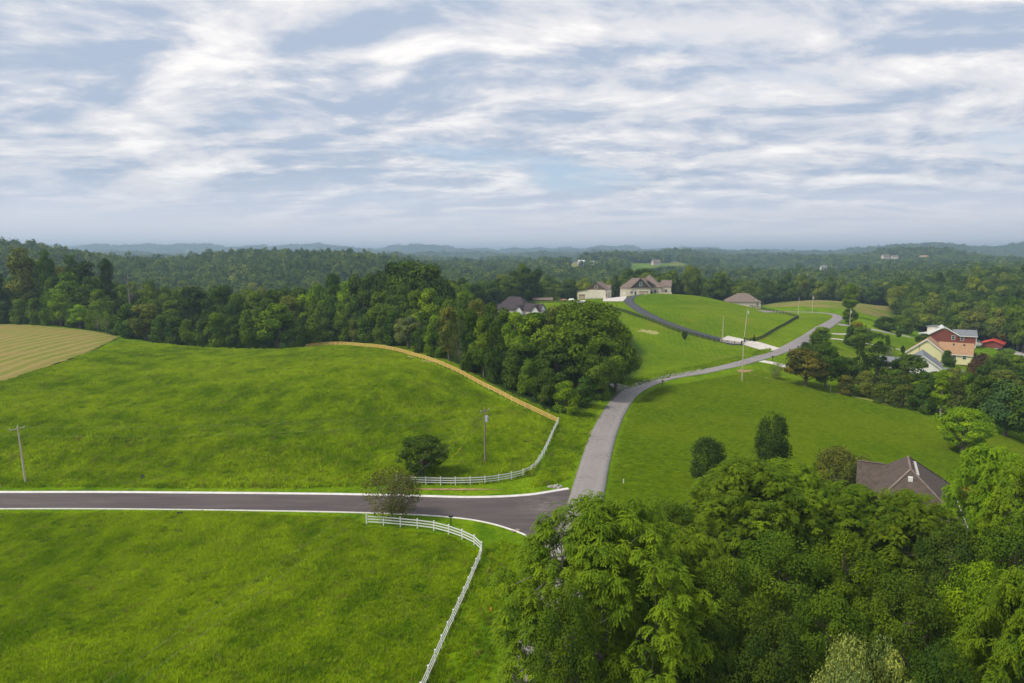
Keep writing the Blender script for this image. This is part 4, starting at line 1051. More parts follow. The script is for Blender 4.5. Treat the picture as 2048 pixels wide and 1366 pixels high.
# foreground trees
g = 'large trees in the foreground'
for kd, u, vt, wp, Y, tone, lab in [
  ('walnut',1205,1030,410,52,'fresh','large walnut tree hanging over the lane at the bottom centre'),
  ('leafy',1130,1190,200,45,'green','lower green tree under the left flank of the lane walnut'),
  ('walnut',1345,1075,250,60,'fresh','walnut tree just right behind the one hanging over the lane'),
  ('walnut',1492,935,275,80,'fresh','walnut tree below the shorter columnar evergreen'),
  ('walnut',1560,935,210,84,'bright','walnut tree below the taller columnar evergreen'),
  ('leafy',1330,1010,180,76,'green','green tree behind the lane walnut, at the lawn edge'),
  ('leafy',1540,1075,260,60,'green','dense green tree in the centre of the foreground wood'),
  ('leafy',1450,1120,200,54,'green','dark dense tree right of the lane walnut'),
  ('leafy',1680,1080,230,62,'fresh','dense fresh green tree below the left end of the brown roof'),
  ('walnut',1690,985,230,82,'fresh','walnut tree directly in front of the brown roofed house'),
  ('walnut',1800,1000,230,78,'fresh','walnut tree in front of the right half of the brown roof'),
  ('leafy',1640,1190,220,50,'green','green tree in the lower middle of the foreground wood'),
  ('leafy',1790,1150,230,54,'green','green tree right of the middle in the foreground wood'),
  ('leafy',1925,1130,200,54,'lime','yellow green tree in the right foreground'),
  ('walnut',1960,905,170,82,'bright','walnut tree right of the brown roofed house'),
  ('walnut',2040,940,190,76,'bright','walnut tree at the right edge above the foreground wood'),
  ('leafy',1890,1060,190,68,'dark','dark green tree behind the yellow green one'),
  ('leafy',2010,1040,220,64,'green','green tree near the right edge in the foreground wood'),
  ('walnut',2030,1195,330,42,'fresh','walnut tree in the bottom right corner'),
  ('leafy',1540,1250,240,46,'dark','dark tree at the bottom of the foreground wood'),
  ('leafy',1420,1250,150,48,'dark','dark narrow tree behind the right flank of the lane walnut'),
  ('fine',1712,1288,230,38,'pale','pale grey green round tree at the bottom edge'),
  ('leafy',1850,1290,200,42,'dark','dark tree at the bottom edge right of the pale round one')]:
    TONE[tone + '_fg'] = tuple(c * (.80 if kd == 'leafy' else .92) for c in TONE[tone])
    T(kd, u, vt, wp * (.84 if kd == 'leafy' else 1), lab, tone + '_fg', Y=Y, group=g, name='walnut_tree' if kd == 'walnut' else 'broadleaf_tree')
# ------------------------------------------------------------------ materials of built things
simple('white_vinyl', (0.80, 0.80, 0.79), 0.45, 0.4, 0.03, 2.0)
simple('new_timber', (0.78, 0.50, 0.17), 0.8, 0.2, 0.18, 5.0)
simple('black_board', (0.022, 0.022, 0.022), 0.7, 0.3, 0.2, 3.0)
simple('wire_mesh', (0.03, 0.035, 0.03), 0.7, 0.3, 0.2, 3.0)
simple('old_pole', (0.27, 0.22, 0.17), 0.9, 0.1, 0.2, 3.0, stretch=(1,1,.1))
simple('new_pole', (0.48, 0.42, 0.32), 0.9, 0.1, 0.15, 3.0, stretch=(1,1,.1))
simple('grey_metal', (0.50, 0.52, 0.54), 0.4, 0.5, 0.05, 2.0)
simple('wire_metal', (0.36, 0.42, 0.26), 0.6, 0.4, 0.05, 2.0)
simple('dark_paint', (0.03, 0.03, 0.03), 0.4, 0.5, 0.05, 2.0)
simple('yellow_plastic', (0.75, 0.58, 0.03), 0.5, 0.4, 0.05, 2.0)
simple('orange_plastic', (0.85, 0.30, 0.08), 0.5, 0.4, 0.05, 2.0)
simple('white_paint', (0.80, 0.79, 0.76), 0.6, 0.3, 0.05, 2.0)
simple('cream_siding', (0.72, 0.66, 0.54), 0.7, 0.3, 0.06, 1.0)
simple('pale_brick', (0.62, 0.54, 0.44), 0.85, 0.2, 0.14, 3.0)
simple('block_base', (0.46, 0.43, 0.38), 0.85, 0.2, 0.12, 2.5)
simple('brown_shingle_siding', (0.15, 0.10, 0.065), 0.8, 0.2, 0.2, 3.0)
simple('charcoal_siding', (0.060, 0.062, 0.062), 0.8, 0.2, 0.15, 2.0)
simple('tan_door', (0.45, 0.36, 0.26), 0.6, 0.3, 0.06, 1.0)
simple('brown_trim', (0.13, 0.09, 0.07), 0.7, 0.3, 0.1, 2.0)
simple('yellow_siding', (0.74, 0.69, 0.40), 0.7, 0.3, 0.05, 1.0, stretch=(.1,.1,6))
simple('red_siding', (0.22, 0.052, 0.040), 0.7, 0.3, 0.10, 1.0, stretch=(.1,.1,6))
simple('red_brick', (0.26, 0.10, 0.07), 0.85, 0.2, 0.3, 6.0)
simple('red_metal_roof', (0.68, 0.085, 0.06), 0.45, 0.4, 0.10, 1.0)
simple('door_teal', (0.05, 0.09, 0.11), 0.5, 0.4, 0.05, 1.0)
def roofmat(name, col, v=0.25):
    m = newmat(name); t = NT(m)
    c = t.mix(t.step(t.noise(1.2, 6, .75), .3, .7), tuple(x*(1-v) for x in col), tuple(x*(1+v) for x in col))
    c = t.mix(t.math('MULTIPLY', t.step(t.noise(6.0, 3, .8, scl=(1,1,3)), .45, .65), 0.35), c, tuple(x*.6 for x in col))
    t.out(c, 0.9, 0.15, bump=t.noise(6, 3, .7, scl=(1,1,3)), bs=.4, bd=.04)
roofmat('taupe_shingles', (0.215, 0.165, 0.140)); roofmat('dark_shingles', (0.070, 0.058, 0.062)); roofmat('brown_shingles', (0.110, 0.086, 0.072))
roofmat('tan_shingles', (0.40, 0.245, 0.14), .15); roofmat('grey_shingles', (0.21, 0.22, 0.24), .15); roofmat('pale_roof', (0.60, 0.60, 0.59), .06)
m = newmat('window_glass'); t = NT(m); t.out(t.mix(t.noise(.5, 2, .5), (0.03, 0.04, 0.05), (0.08, 0.10, 0.12)), 0.08, 0.6)

# ------------------------------------------------------------------ fences
def fence(name, label, path, gap, post, rails, mat, cap=None, rail=(0.04, 0.14), mesh=False, limit=300):
    """path: ground points; rails: heights; post: (width, height)"""
    pts = spline(path, gap); pts[:, 2] = TER(pts[:, 0], pts[:, 1]); root = empty(name, pts[0]); o0 = pts[0]
    pm = MB().box(-post[0]/2, post[0]/2, -post[0]/2, post[0]/2, -.3, post[1])
    if cap: pm.box(-post[0]/2-.02, post[0]/2+.02, -post[0]/2-.02, post[0]/2+.02, post[1], post[1]+.035)
    pme = mesh_from('post', pm.v, pm.f, mat); rm = MB().box(-.5, .5, -rail[0]/2, rail[0]/2, -rail[1]/2, rail[1]/2); rme = mesh_from('rail', rm.v, rm.f, mat)
    ang = np.arctan2(*(np.gradient(pts[:, :2], axis=0).T[::-1]))
    d_cam = np.linalg.norm(pts - EYE, axis=1)
    for p, a in zip(pts, ang):
        o = link('post', pme, root, p - o0, a)
    segs = [(i, h) for i in range(len(pts)-1) for h in rails]; segs.sort(key=lambda s_: d_cam[s_[0]])
    extra = MB()
    for n_, (i, h) in enumerate(segs):
        a, b = Vector(pts[i] - o0) + Vector((0,0,h)), Vector(pts[i+1] - o0) + Vector((0,0,h)); d = b - a
        if n_ < limit:
            o = link('rail', rme, root, (a+b)/2); o.rotation_mode = 'QUATERNION'; o.rotation_quaternion = d.to_track_quat('X', 'Z'); o.scale = (d.length, 1, 1)
        else: extra.bar(a, b, rail[0], rail[1])
    if extra.v: tag(extra.build('rail', mat, root), kind='stuff')
    if mesh:
        mb = MB()
        for i in range(len(pts)-1):
            a, b = Vector(pts[i]-o0), Vector(pts[i+1]-o0)
            for h in np.arange(.1, post[1]-.08, .10): mb.bar(a + Vector((0,0,h)), b + Vector((0,0,h)), .018, .018)
            for q in np.linspace(.06, .94, 12): c_ = a.lerp(b, q); mb.bar(c_ + Vector((0,0,.06)), c_ + Vector((0,0,post[1]-.1)), .018, .018, Vector((0,1,0)))
        tag(mb.build('wire_mesh', MATS['wire_mesh'], root), kind='stuff')
    tag(root, label, 'fence'); return pts
wf1 = Gm([(793,968),(850,969.5),(910,970.5),(972,968),(1017,961),(1050,953),(1068,942),(1080,924),(1090,906),(1099,886),(1108,866),(1117,848)])
fence('white_fence', 'white three-rail fence curving up the meadow corner north of the new road', wf1, 2.44, (.13, 1.38), (.42, .80, 1.18), MATS['white_vinyl'], cap=True)
wf2 = Gm([(733,1049),(768,1051),(801,1054),(835,1057),(866,1061),(894,1068),(920,1077),(945,1088),(963,1104),(960,1122),(950,1145),(936,1180),(920,1216),(903,1254),(887,1290),(870,1330),(852,1372),(825,1435)])
fence('white_fence', 'white three-rail fence bending from the new road down to the bottom edge', wf2, 2.44, (.13, 1.38), (.42, .80, 1.18), MATS['white_vinyl'], cap=True)
wf3 = Gm([(1116,848),(1085,833),(1040,812),(1000,791),(960,771),(920,749),(880,731),(850,720),(820,711.5),(795,704),(760,697.5),(720,694),(690,691),(660,691),(635,693),(612,696)])
fence('wooden_fence', 'honey coloured three-board wooden fence along the crest of the left meadow', wf3, 2.44, (.13, 1.35), (.45, .82, 1.2), MATS['new_timber'], rail=(.05, .18))
bf1 = Gm([(1060,609),(1083,606.5),(1116,605),(1150,606),(1175,609),(1206,613.5),(1240,622),(1276,634),(1315,648),(1354,663),(1390,673),(1425,682),(1455,687.5),(1482,691)])
fence('black_fence', 'black board fence running from the hilltop garage down to the gate', bf1, 2.6, (.16, 1.45), (.35, .80, 1.25), MATS['black_board'], rail=(.05, .16), mesh=True)
bf2 = Gm([(1489,684),(1508,682),(1522,678),(1533,672),(1548,663),(1560,656),(1572,650),(1587,641),(1597,636.5)])
fence('black_fence', 'black board fence climbing from the gate to the hill corner near the bend', bf2, 2.6, (.16, 1.45), (.35, .80, 1.25), MATS['black_board'], rail=(.05, .16), mesh=True)
bf3 = Gm([(1597,636),(1587,633),(1572,629),(1548,624),(1533,621),(1517,617.5),(1500,614.5)])
fence('black_fence', 'black board fence running left behind the hill towards the hipped roof', bf3, 2.6, (.16, 1.45), (.35, .80, 1.25), MATS['black_board'], rail=(.05, .16))
# gate
gp = G(1483, 691); gq = G(1489, 684); r0_ = empty('driveway_gate', gp)
for q in (gp, gq):
    MB().box(-.16,.16,-.16,.16,-.2,1.9).build('post', MATS['black_board'], r0_, q - gp)
for h in (.3, .75, 1.2): MB().bar((0,0,h), tuple(Vector(gq-gp) + Vector((0,0,h))), .06, .14).build('rail', MATS['black_board'], r0_)
tag(r0_, 'black gate closing the concrete driveway between the two black fences', 'gate')

# ------------------------------------------------------------------ poles and wires
def pole(u, vb, vt, label, mat='old_pole', arm=False, can=False, r=.15, Y=None, lean=0.0, armrot=0.3):
    p = G(u, vb) if Y is None else at_uY(u, Y)
    H = 37 - p[1]*math.tan(PITCH + math.atan((vt-683)/FPX)) - p[2]
    root = empty('utility_pole', p)
    MB().tube([(0,0,-.4),(lean*.5,0,H*.5),(lean,0,H)], [r*1.15, r*.95, r*.7], 9).build('shaft', MATS[mat], root, smooth=False)
    if arm:
        c_, s_ = math.cos(armrot), math.sin(armrot)
        MB().bar((lean-c_*1.2, -s_*1.2-.15, H-.35), (lean+c_*1.2, s_*1.2-.15, H-.35), .10, .13).build('cross_arm', MATS[mat], root)
        for k in (-1.1, 0, 1.1):
            z = H-.28 if k else H; MB().tube([(lean+c_*k, s_*k-(.15 if k else 0), z),(lean+c_*k, s_*k-(.15 if k else 0), z+.26)], [.06,.045], 7).build('insulator', MATS['grey_metal'], root)
    if can:
        MB().tube([(lean+.38, -.1, H-2.2),(lean+.38,-.1,H-1.25),(lean+.38,-.1,H-1.15)], [.27,.27,.16], 12).build('transformer', MATS['grey_metal'], root)
        MB().bar((lean,0,H-1.5),(lean+.3,-.08,H-1.5),.08,.1).build('bracket', MATS['grey_metal'], root)
    tag(root, label, 'utility pole'); return np.array((p[0]+lean, p[1], p[2]+H))
pA = pole(970, 932, 818, 'wooden utility pole with crossarm and transformer standing behind the upper white fence', arm=True, can=True, armrot=.9)
pB = pole(52, 969, 853, 'wooden utility pole with crossarm standing at the left edge of the meadow', mat='new_pole', arm=True, armrot=1.2, lean=-.5)
pole(1445, 684, 632, 'pale bare pole standing by the concrete driveway inside the gate', mat='new_pole', r=.17)
pC = pole(1488.5, 675, 617, 'weathered pole with grey transformer on the grassy hill behind the gate', mat='new_pole', can=True, lean=.9)
pD = pole(1484, 762, 683, 'weathered pole with ivy at its top on the near side of the lane', mat='new_pole')
pE = pole(1596.5, 632, 595, 'plain pole at the corner of the black fence inside the bend', mat='new_pole')
pF = pole(1624, 627, 590, 'pole with small transformer on the far side of the bend', mat='new_pole', can=True)
pG = pole(1699, 656, 617, 'pole with transformer beside the golden shrub at the driveway', mat='new_pole', can=True)
pole(1648, 686, 653, 'short bare pole among the dark trees beside the road', mat='new_pole')
pole(1526, 616, 603, 'left one of two small far poles in the tan grass field', r=.13)
pole(1558, 614, 602.5, 'right one of two small far poles in the tan grass field', r=.13)
pOut = np.array((-34.0, 6.0, tz(-34, 6) + 11.0))
rt = empty('utility_pole', (pOut[0], pOut[1], pOut[2]-11)); MB().tube([(0,0,-.4),(0,0,11)], [.18,.12], 9).build('shaft', MATS['old_pole'], rt)
tag(rt, 'wooden utility pole below the left of the viewpoint carrying the two wires', 'utility pole')
pLeft = at_uY(-700, 112); rt = empty('utility_pole', pLeft); MB().tube([(0,0,-.4),(0,0,10.5)], [.18,.12], 9).build('shaft', MATS['old_pole'], rt)
tag(rt, 'wooden utility pole further left along the new road', 'utility pole'); pLeft = pLeft + np.array((0,0,10.5))
def wire(a, b, sag, label, r=.0065):
    a, b = np.array(a, float), np.array(b, float); t_ = np.linspace(0, 1, 25)[:, None]
    pts = a + (b-a)*t_; pts[:, 2] -= sag*4*(t_*(1-t_))[:, 0]
    mb = MB(); mb.tube([tuple(p-a) for p in pts], r, 4); o = mb.build('power_line', MATS['wire_metal'], None, a)
    tag(o, label, 'wire')
z1 = np.array((0,0,-.1)); z2 = np.array((0,0,-1.5))
wire(pA+z1, pB+z1, 1.0, 'upper wire between the two poles of the left meadow')
wire(pA+z2, pB+z2, 1.2, 'lower wire between the two poles of the left meadow')
wire(pB+z1, pLeft+z1, .8, 'upper wire leaving the left pole out of the frame')
wire(pB+z2, pLeft+z2, .9, 'lower wire leaving the left pole out of the frame')
wire(pA+z1, pOut+z1, 1.4, 'left one of two wires dropping across the new road to the bottom edge')
wire(pA+z2+np.array((.5,0,.6)), pOut+np.array((1.4,0,-.6)), 1.4, 'right one of two wires dropping across the new road to the bottom edge')
ga = G(907, 913); tp = pA + np.array((0,0,-1.8)); wire(tp, ga, 0, 'guy wire of the transformer pole running down to the meadow', r=.012)
dg = (tp-ga)/np.linalg.norm(tp-ga); MB().tube([tuple(dg*.3), tuple(dg*3.0)], .045, 7).build('guy_guard', MATS['yellow_plastic'], None, ga)
tag(bpy.data.objects['guy_guard'], 'yellow plastic guard on the guy wire below the transformer pole', 'guard')

# ------------------------------------------------------------------ roadside things
def mailbox(u, v, label, s=1.0, rot=0.4):
    p = G(u, v); root = empty('mailbox', p, rot)
    MB().box(-.05,.05,-.05,.05,-.2,1.05).build('post', MATS['dark_paint'], root)
    mb = MB(); pr = [(math.cos(a)*.12, 1.24+math.sin(a)*.10) for a in np.linspace(0, math.pi, 7)] + [(-.12,1.06),(.12,1.06)]
    mb.prism(pr, -.26, .26).build('box', MATS['dark_paint'], root)
    MB().box(.125,.14,-.1,-.06,1.14,1.34).build('flag', MATS['red_metal_roof'], root); root.scale = (s, s, s); tag(root, label, 'mailbox')
mailbox(902, 1051, 'black mailbox beside the new road above the lower white fence', 1.15, 1.4)
mailbox(1325, 772, 'black mailbox on the inner side of the bend below the lane', 1.25)
mailbox(1545, 722, 'black mailbox beside the concrete driveway mouth', 1.35)
mailbox(1596, 701, 'black mailbox furthest up the lane, beside the russet tree', 1.35)
def yard_sign(u, v, w_, h_, label, rot):
    p = G(u, v); root = empty('yard_sign', p, rot)
    MB().box(-w_/2, w_/2, -.02, .02, .25, .25+h_).build('panel', MATS['dark_paint'], root)
    for s_ in (-1, 1): MB().box(s_*w_*.35-.015, s_*w_*.35+.015, -.015, .015, -.1, .27).build('stake', MATS['grey_metal'], root)
    for k, (a, b) in enumerate(((.62,.70),(.40,.46))): MB().box(-w_*.3, w_*.3, -.026, -.0215, .25+h_*a, .25+h_*b).build('print_line', MATS['white_paint'], root)
    tag(root, label, 'sign')
yard_sign(360, 1034, .72, .5, 'small black sign in the grass below the new road', .5)
yard_sign(286, 960, .5, .62, 'small black sign in the meadow above the new road', .9)
def marker(u, v, h_, r_, mat, label, name='marker_post'):
    p = G(u, v); root = empty(name, p)
    MB().tube([(0,0,-.1),(0,0,h_*.85)], r_, 8).build('tube', MATS[mat], root); MB().tube([(0,0,h_*.85),(0,0,h_)], [r_*1.25, r_*.7], 8).build('cap', MATS[mat], root)
    tag(root, label, 'marker post')
marker(1247, 967, .75, .08, 'white_paint', 'short white marker post on the lawn right of the lane')
marker(1136, 862, .5, .04, 'white_paint', 'thin white stake between the white fence corner and the lane')
marker(982, 1226, .6, .07, 'orange_plastic', 'short orange marker in the grass right of the lower white fence')
marker(1661, 783, 2.0, .10, 'new_pole', 'thin pale post at the edge of the lawn beside the russet bush')
# storm drain, manhole, riprap, crack seal
mb = MB().box(-.6,.6,-.35,.35,0,.05); o = mb.build('drain_grate', MATS['old_pole'], None, G(1031, 1062) + np.array((0,0,.06)), .6); tag(o, 'grey drain grate at the near kerb of the junction', 'drain')
for k in range(16):
    p = G(1099 + k*1.6, 974 + RNG.uniform(-4, 3)); mb = MB(); s_ = RNG.uniform(.15, .4)
    q = [Vector((math.cos(a)*s_*RNG.uniform(.7,1.2), math.sin(a)*s_*RNG.uniform(.6,1), 0)) for a in np.linspace(0, 6.28, 7)[:-1]]
    mb.add([(*v_.to_2d(), -.1) for v_ in q] + [(v_.x*.7, v_.y*.7, s_*RNG.uniform(.5,.8)) for v_ in q], [(0,1,7,6),(1,2,8,7),(2,3,9,8),(3,4,10,9),(4,5,11,10),(5,0,6,11),(6,7,8,9,10,11)])
    o = mb.build('rock', MATS['gravel_drive'], None, p); tag(o, f'grey riprap rock, {ordn(k)}{"" if k == 0 else " from left"} in the ditch beside the kerb end', 'rock', 'riprap rocks at the kerb end')

# ------------------------------------------------------------------ buildings
class House:
    """local frame: x along the front wall, y towards the back, z up"""
    def __init__(s, name, origin, rot, label, cat='house'):
        s.root = empty(name, origin, rot); tag(s.root, label, cat)
    def part(s, name, mb, mats, parent=None, label=None):
        o = mb.build(name, mats, parent or s.root)
        if label: o['label'] = label
        return o
    def opening(s, name, wall, c, z, w_, h_, frame_mat='white_paint', fill='window_glass', mull=0, fr=.12):
        """wall: ((x,y) origin, (dx,dy) along, outward normal given by rotating along clockwise)"""
        (ox, oy), (dx, dy) = wall; nx_, ny_ = dy, -dx; X = lambda a, o_, z_: (ox+dx*a+nx_*o_, oy+dy*a+ny_*o_, z_)
        def bx(a0, a1, o0, o1, z0, z1, mb): return mb.add([X(a0,o0,z0),X(a1,o0,z0),X(a1,o1,z0),X(a0,o1,z0),X(a0,o0,z1),X(a1,o0,z1),X(a1,o1,z1),X(a0,o1,z1)],
                     [(0,3,2,1),(4,5,6,7),(0,1,5,4),(1,2,6,5),(2,3,7,6),(3,0,4,7)])
        f = MB(); a0, a1 = c-w_/2, c+w_/2
        bx(a0-fr, a0, .0, .10, z-fr, z+h_+fr, f); bx(a1, a1+fr, .0, .10, z-fr, z+h_+fr, f); bx(a0, a1, .0, .10, z+h_, z+h_+fr, f); bx(a0, a1, .0, .10, z-fr, z, f)
        for k in range(mull): q = a0 + w_*(k+1)/(mull+1); bx(q-.04, q+.04, .0, .08, z, z+h_, f)
        if name == 'window': bx(a0, a1, .0, .085, z+h_/2-.03, z+h_/2+.03, f)
        fo = s.part(name, f, MATS[frame_mat]); p = MB(); bx(a0, a1, -.02, .04, z, z+h_, p); s.part('pane' if fill == 'window_glass' else 'leaf', p, MATS[fill], fo)
        if name == 'garage_door':
            wn = max(3, int(w_/1.1))
            for k in range(wn): q0 = a0 + w_*(k+.15)/wn; q1 = a0 + w_*(k+.85)/wn; g_ = MB(); bx(q0, q1, .04, .055, z+h_*.72, z+h_*.86, g_); s.part('pane', g_, MATS['window_glass'], fo)
            for k in (1, 2, 3): g_ = MB(); bx(a0, a1, .04, .05, z+h_*k/4-.015, z+h_*k/4+.015, g_); s.part('panel_joint', g_, MATS['brown_trim'], fo)
        return fo
def gable_block(x0, x1, y0, y1, zb, ze, zr, axis='y'):
    """walls of a gabled block; ridge runs along axis"""
    mb = MB()
    if axis == 'y': xm = (x0+x1)/2; mb.prism([(x0,zb),(x1,zb),(x1,ze),(xm,zr),(x0,ze)], y0, y1, 'y')
    else: ym = (y0+y1)/2; mb.prism([(y0,zb),(y1,zb),(y1,ze),(ym,zr),(y0,ze)], x0, x1, 'x')
    return mb
def gable_roof(x0, x1, y0, y1, ze, zr, axis='y', oh=.45, t_=.18, mb=None):
    mb = mb or MB(); lift = .10
    if axis == 'y':
        xm = (x0+x1)/2; k = (zr-ze)/((x1-x0)/2); a = oh*k
        mb.slab([(x0-oh,y0-oh,ze-a+lift),(x0-oh,y1+oh,ze-a+lift),(xm,y1+oh,zr+lift),(xm,y0-oh,zr+lift)], t_); mb.slab([(xm,y0-oh,zr+lift+.004),(xm,y1+oh,zr+lift+.004),(x1+oh,y1+oh,ze-a+lift),(x1+oh,y0-oh,ze-a+lift)], t_)
    else:
        ym = (y0+y1)/2; k = (zr-ze)/((y1-y0)/2); a = oh*k
        mb.slab([(x0-oh,y0-oh,ze-a+lift),(x1+oh,y0-oh,ze-a+lift),(x1+oh,ym,zr+lift),(x0-oh,ym,zr+lift)], t_); mb.slab([(x0-oh,ym,zr+lift+.004),(x1+oh,ym,zr+lift+.004),(x1+oh,y1+oh,ze-a+lift),(x0-oh,y1+oh,ze-a+lift)], t_)
    return mb
def rakes(x0, x1, y, ze, zr, oh=.45, w_=.30, mb=None):
    """bargeboards of a front gable (ridge along y) on plane y"""
    mb = mb or MB(); xm = (x0+x1)/2; k = (zr-ze)/((x1-x0)/2); a = oh*k
    mb.bar((x0-oh,y,ze-a), (xm,y,zr), .06, w_, Vector((0,0,1))); mb.bar((x1+oh,y-.003,ze-a), (xm,y-.003,zr), .06, w_, Vector((0,0,1))); return mb
def hip_roof(x0, x1, y0, y1, ze, zr, ridge=None, oh=.5, mb=None):
    """closed hip roof body; ridge ((xa,ya),(xb,yb))"""
    mb = mb or MB(); X0, X1, Y0, Y1 = x0-oh, x1+oh, y0-oh, y1+oh
    if ridge is None:
        if (X1-X0) > (Y1-Y0): h_ = (Y1-Y0)/2; ridge = ((X0+h_, (Y0+Y1)/2), (X1-h_, (Y0+Y1)/2))
        else: h_ = (X1-X0)/2; ridge = (((X0+X1)/2, Y0+h_), ((X0+X1)/2, Y1-h_))
    (ax, ay), (bx_, by) = ridge; v = [(X0,Y0,ze),(X1,Y0,ze),(X1,Y1,ze),(X0,Y1,ze),(ax,ay,zr),(bx_,by,zr),(X0,Y0,ze-.2),(X1,Y0,ze-.2),(X1,Y1,ze-.2),(X0,Y1,ze-.2)]
    if (X1-X0) > (Y1-Y0): f = [(0,1,5,4),(1,2,5),(2,3,4,5),(3,0,4)]
    else: f = [(0,1,4),(1,2,5,4),(2,3,5),(3,0,4,5)]
    f += [(6,7,1,0),(7,8,2,1),(8,9,3,2),(9,6,0,3),(9,8,7,6)]
    return mb.add(v, f)
FW = lambda y=0: ((0, y), (1, 0))             # front wall, outward -y
def RW(x, y0=0): return ((x, y0), (0, 1))     # right wall, outward +x

# hilltop garage
p = at_uY(1155, 404); p[2] = tz(p[0]+8, p[1]+2) - .2
H = House('hilltop_garage', p, math.radians(-20), 'white sided garage with brown gable and lean-to beside the hilltop house', 'garage')
H.part('wall', gable_block(5.2, 17, 0, 15, 1.1, 5.9, 10.0), MATS['cream_siding'])
H.part('wall', MB().box(5.2, 17, -.03, 15.03, -1.5, 1.1), MATS['block_base'], label='grey block base of the garage')
H.part('wall', MB().prism([(0,-1.5),(5.19,-1.5),(5.19,5.8),(0,4.7)], 0, 9), MATS['cream_siding'])
H.part('gable_panel', MB().prism([(5.4,5.95),(16.8,5.95),(11.1,9.85)], -.06, .0), MATS['brown_shingle_siding'])
H.part('roof', gable_roof(5.2, 17, 0, 15, 5.9, 10.0), MATS['taupe_shingles'])
H.part('roof', MB().slab([(-.4,-.4,4.75),(5.2,-.4,5.95),(5.2,9.3,5.95),(-.4,9.3,4.75)], .18), MATS['taupe_shingles'])
H.part('bargeboard', rakes(5.2, 17, -.48, 5.95, 10.05), MATS['brown_trim'])
H.part('corner_board', MB().box(16.9, 17.1, -.08, .1, -1, 5.8), MATS['brown_trim'])
H.opening('garage_door', FW(0), 2.6, .0, 3.4, 3.0, 'brown_trim', 'tan_door')
H.opening('window', FW(-.06), 11.1, 6.8, 1.3, 1.7)
for c in (6.2, 10.4): H.opening('garage_door', RW(17), c, 1.2, 3.0, 2.9, 'white_paint', 'tan_door')
H.opening('window', RW(17), 2.2, 2.0, 1.2, 1.7, 'brown_trim')
H.part('dormer', gable_block(13.2, 17.3, 9, 13, 5.6, 6.0, 8.3, 'x'), MATS['charcoal_siding'])
H.part('dormer_roof', gable_roof(13.0, 17.4, 9, 13, 6.0, 8.35, 'x', .35), MATS['taupe_shingles'])

# hilltop house
p = at_uY(1240, 432); p[2] = tz(p[0]+9, p[1]) + .1
H = House('hilltop_house', p, math.radians(-14), 'large pale brick house with taupe roofs and charcoal gable on the hilltop')
H.part('wall', MB().box(0, 18.6, 0, 15, -1, 4.7), MATS['pale_brick'])
H.part('roof', hip_roof(0, 18.6, 0, 15, 4.7, 10.6, ((7.0, 7.5), (13.5, 7.5))), MATS['taupe_shingles'])
H.part('gable', gable_block(7.0, 18.4, -.5, 6.5, 4.9, 5.0, 10.6), MATS['charcoal_siding'])
H.part('roof', gable_roof(7.0, 18.4, -.5, 8.0, 5.0, 10.6, 'y', .5), MATS['taupe_shingles'])
H.part('bargeboard', rakes(7.0, 18.4, -1.06, 5.0, 10.6, .5, .34), MATS['brown_trim'])
H.opening('window', FW(-.5), 12.7, 6.0, 1.5, 2.3)
H.opening('garage_door', FW(0), 14.6, .1, 5.6, 2.7, 'white_paint', 'tan_door')
H.opening('door', FW(0), 9.6, .1, 1.3, 2.4, 'white_paint', 'door_teal')
H.opening('window', FW(0), 7.2, 1.0, 1.6, 1.5)
H.opening('window', FW(0), 2.6, .5, 1.2, 1.0, 'white_paint', 'white_paint')
H.part('dormer', MB().prism([(16.6,5.0),(20.5,5.0),(20.5,6.6),(16.6,9.4)], 4.5, 11), MATS['charcoal_siding'])
H.part('dormer_roof', MB().slab([(15.8,4.1,10.0),(21.0,4.1,6.6),(21.0,11.4,6.6),(15.8,11.4,10.0)], .2), MATS['taupe_shingles'])
H.part('wall', MB().box(18.0, 25.0, 7, 23, -1, 4.9), MATS['pale_brick'])
H.part('roof', hip_roof(10.0, 25.0, 7, 23, 4.9, 12.6, ((17.0, 14.0), (17.4, 17.0))), MATS['taupe_shingles'])
H.part('wall', gable_block(22.0, 26.5, 9.5, 13.0, -1, 5.0, 7.4, 'x'), MATS['pale_brick'], label='projecting pale gable of the entrance')
H.part('roof', gable_roof(21.0, 26.5, 9.5, 13.0, 5.0, 7.5, 'x', .35), MATS['taupe_shingles'])
H.part('wall', MB().box(25.0, 31.0, 15, 24, -1, 5.2), MATS['pale_brick'])
H.part('roof', gable_roof(25.0, 31.0, 15, 24, 5.2, 8.8, 'x', .4), MATS['taupe_shingles'])
H.part('wall', gable_block(30.4, 31.02, 15.0, 24.0, 5.0, 5.1, 8.6, 'x'), MATS['white_paint'])
for c in (11.2,): H.opening('window', RW(26.5), c, 1.0, 1.3, 2.2)
for c in (17.2, 21.0): H.opening('window', RW(31.02), c, 1.0, 1.3, 2.2)
H.opening('window', FW(15), 28, 1.0, 1.4, 2.2)
H.opening('window', FW(7), 21.5, 1.0, 1.3, 2.2)
p = at_uY(1318, 430); p[2] = tz(p[0], p[1])
tag(MB().box(0, 8, 0, .5, -.6, .8).build('garden_wall', MATS['pale_brick'], None, p, -.1), 'low pale brick garden wall at the right end of the hilltop house', 'wall')
for k, (u, Y) in enumerate(((1297, 432), (1303, 434), (1309, 436))):
    p = at_uY(u, Y); place_tree('column' if k < 1 else 'roundy', p, .9, 3.4 if k < 1 else 1.6, 'deep', ['tall narrow dark shrub', 'left rounded dark shrub', 'right rounded dark shrub'][k] + ' beside the entrance of the hilltop house', None, 'shrub', cat='shrub')
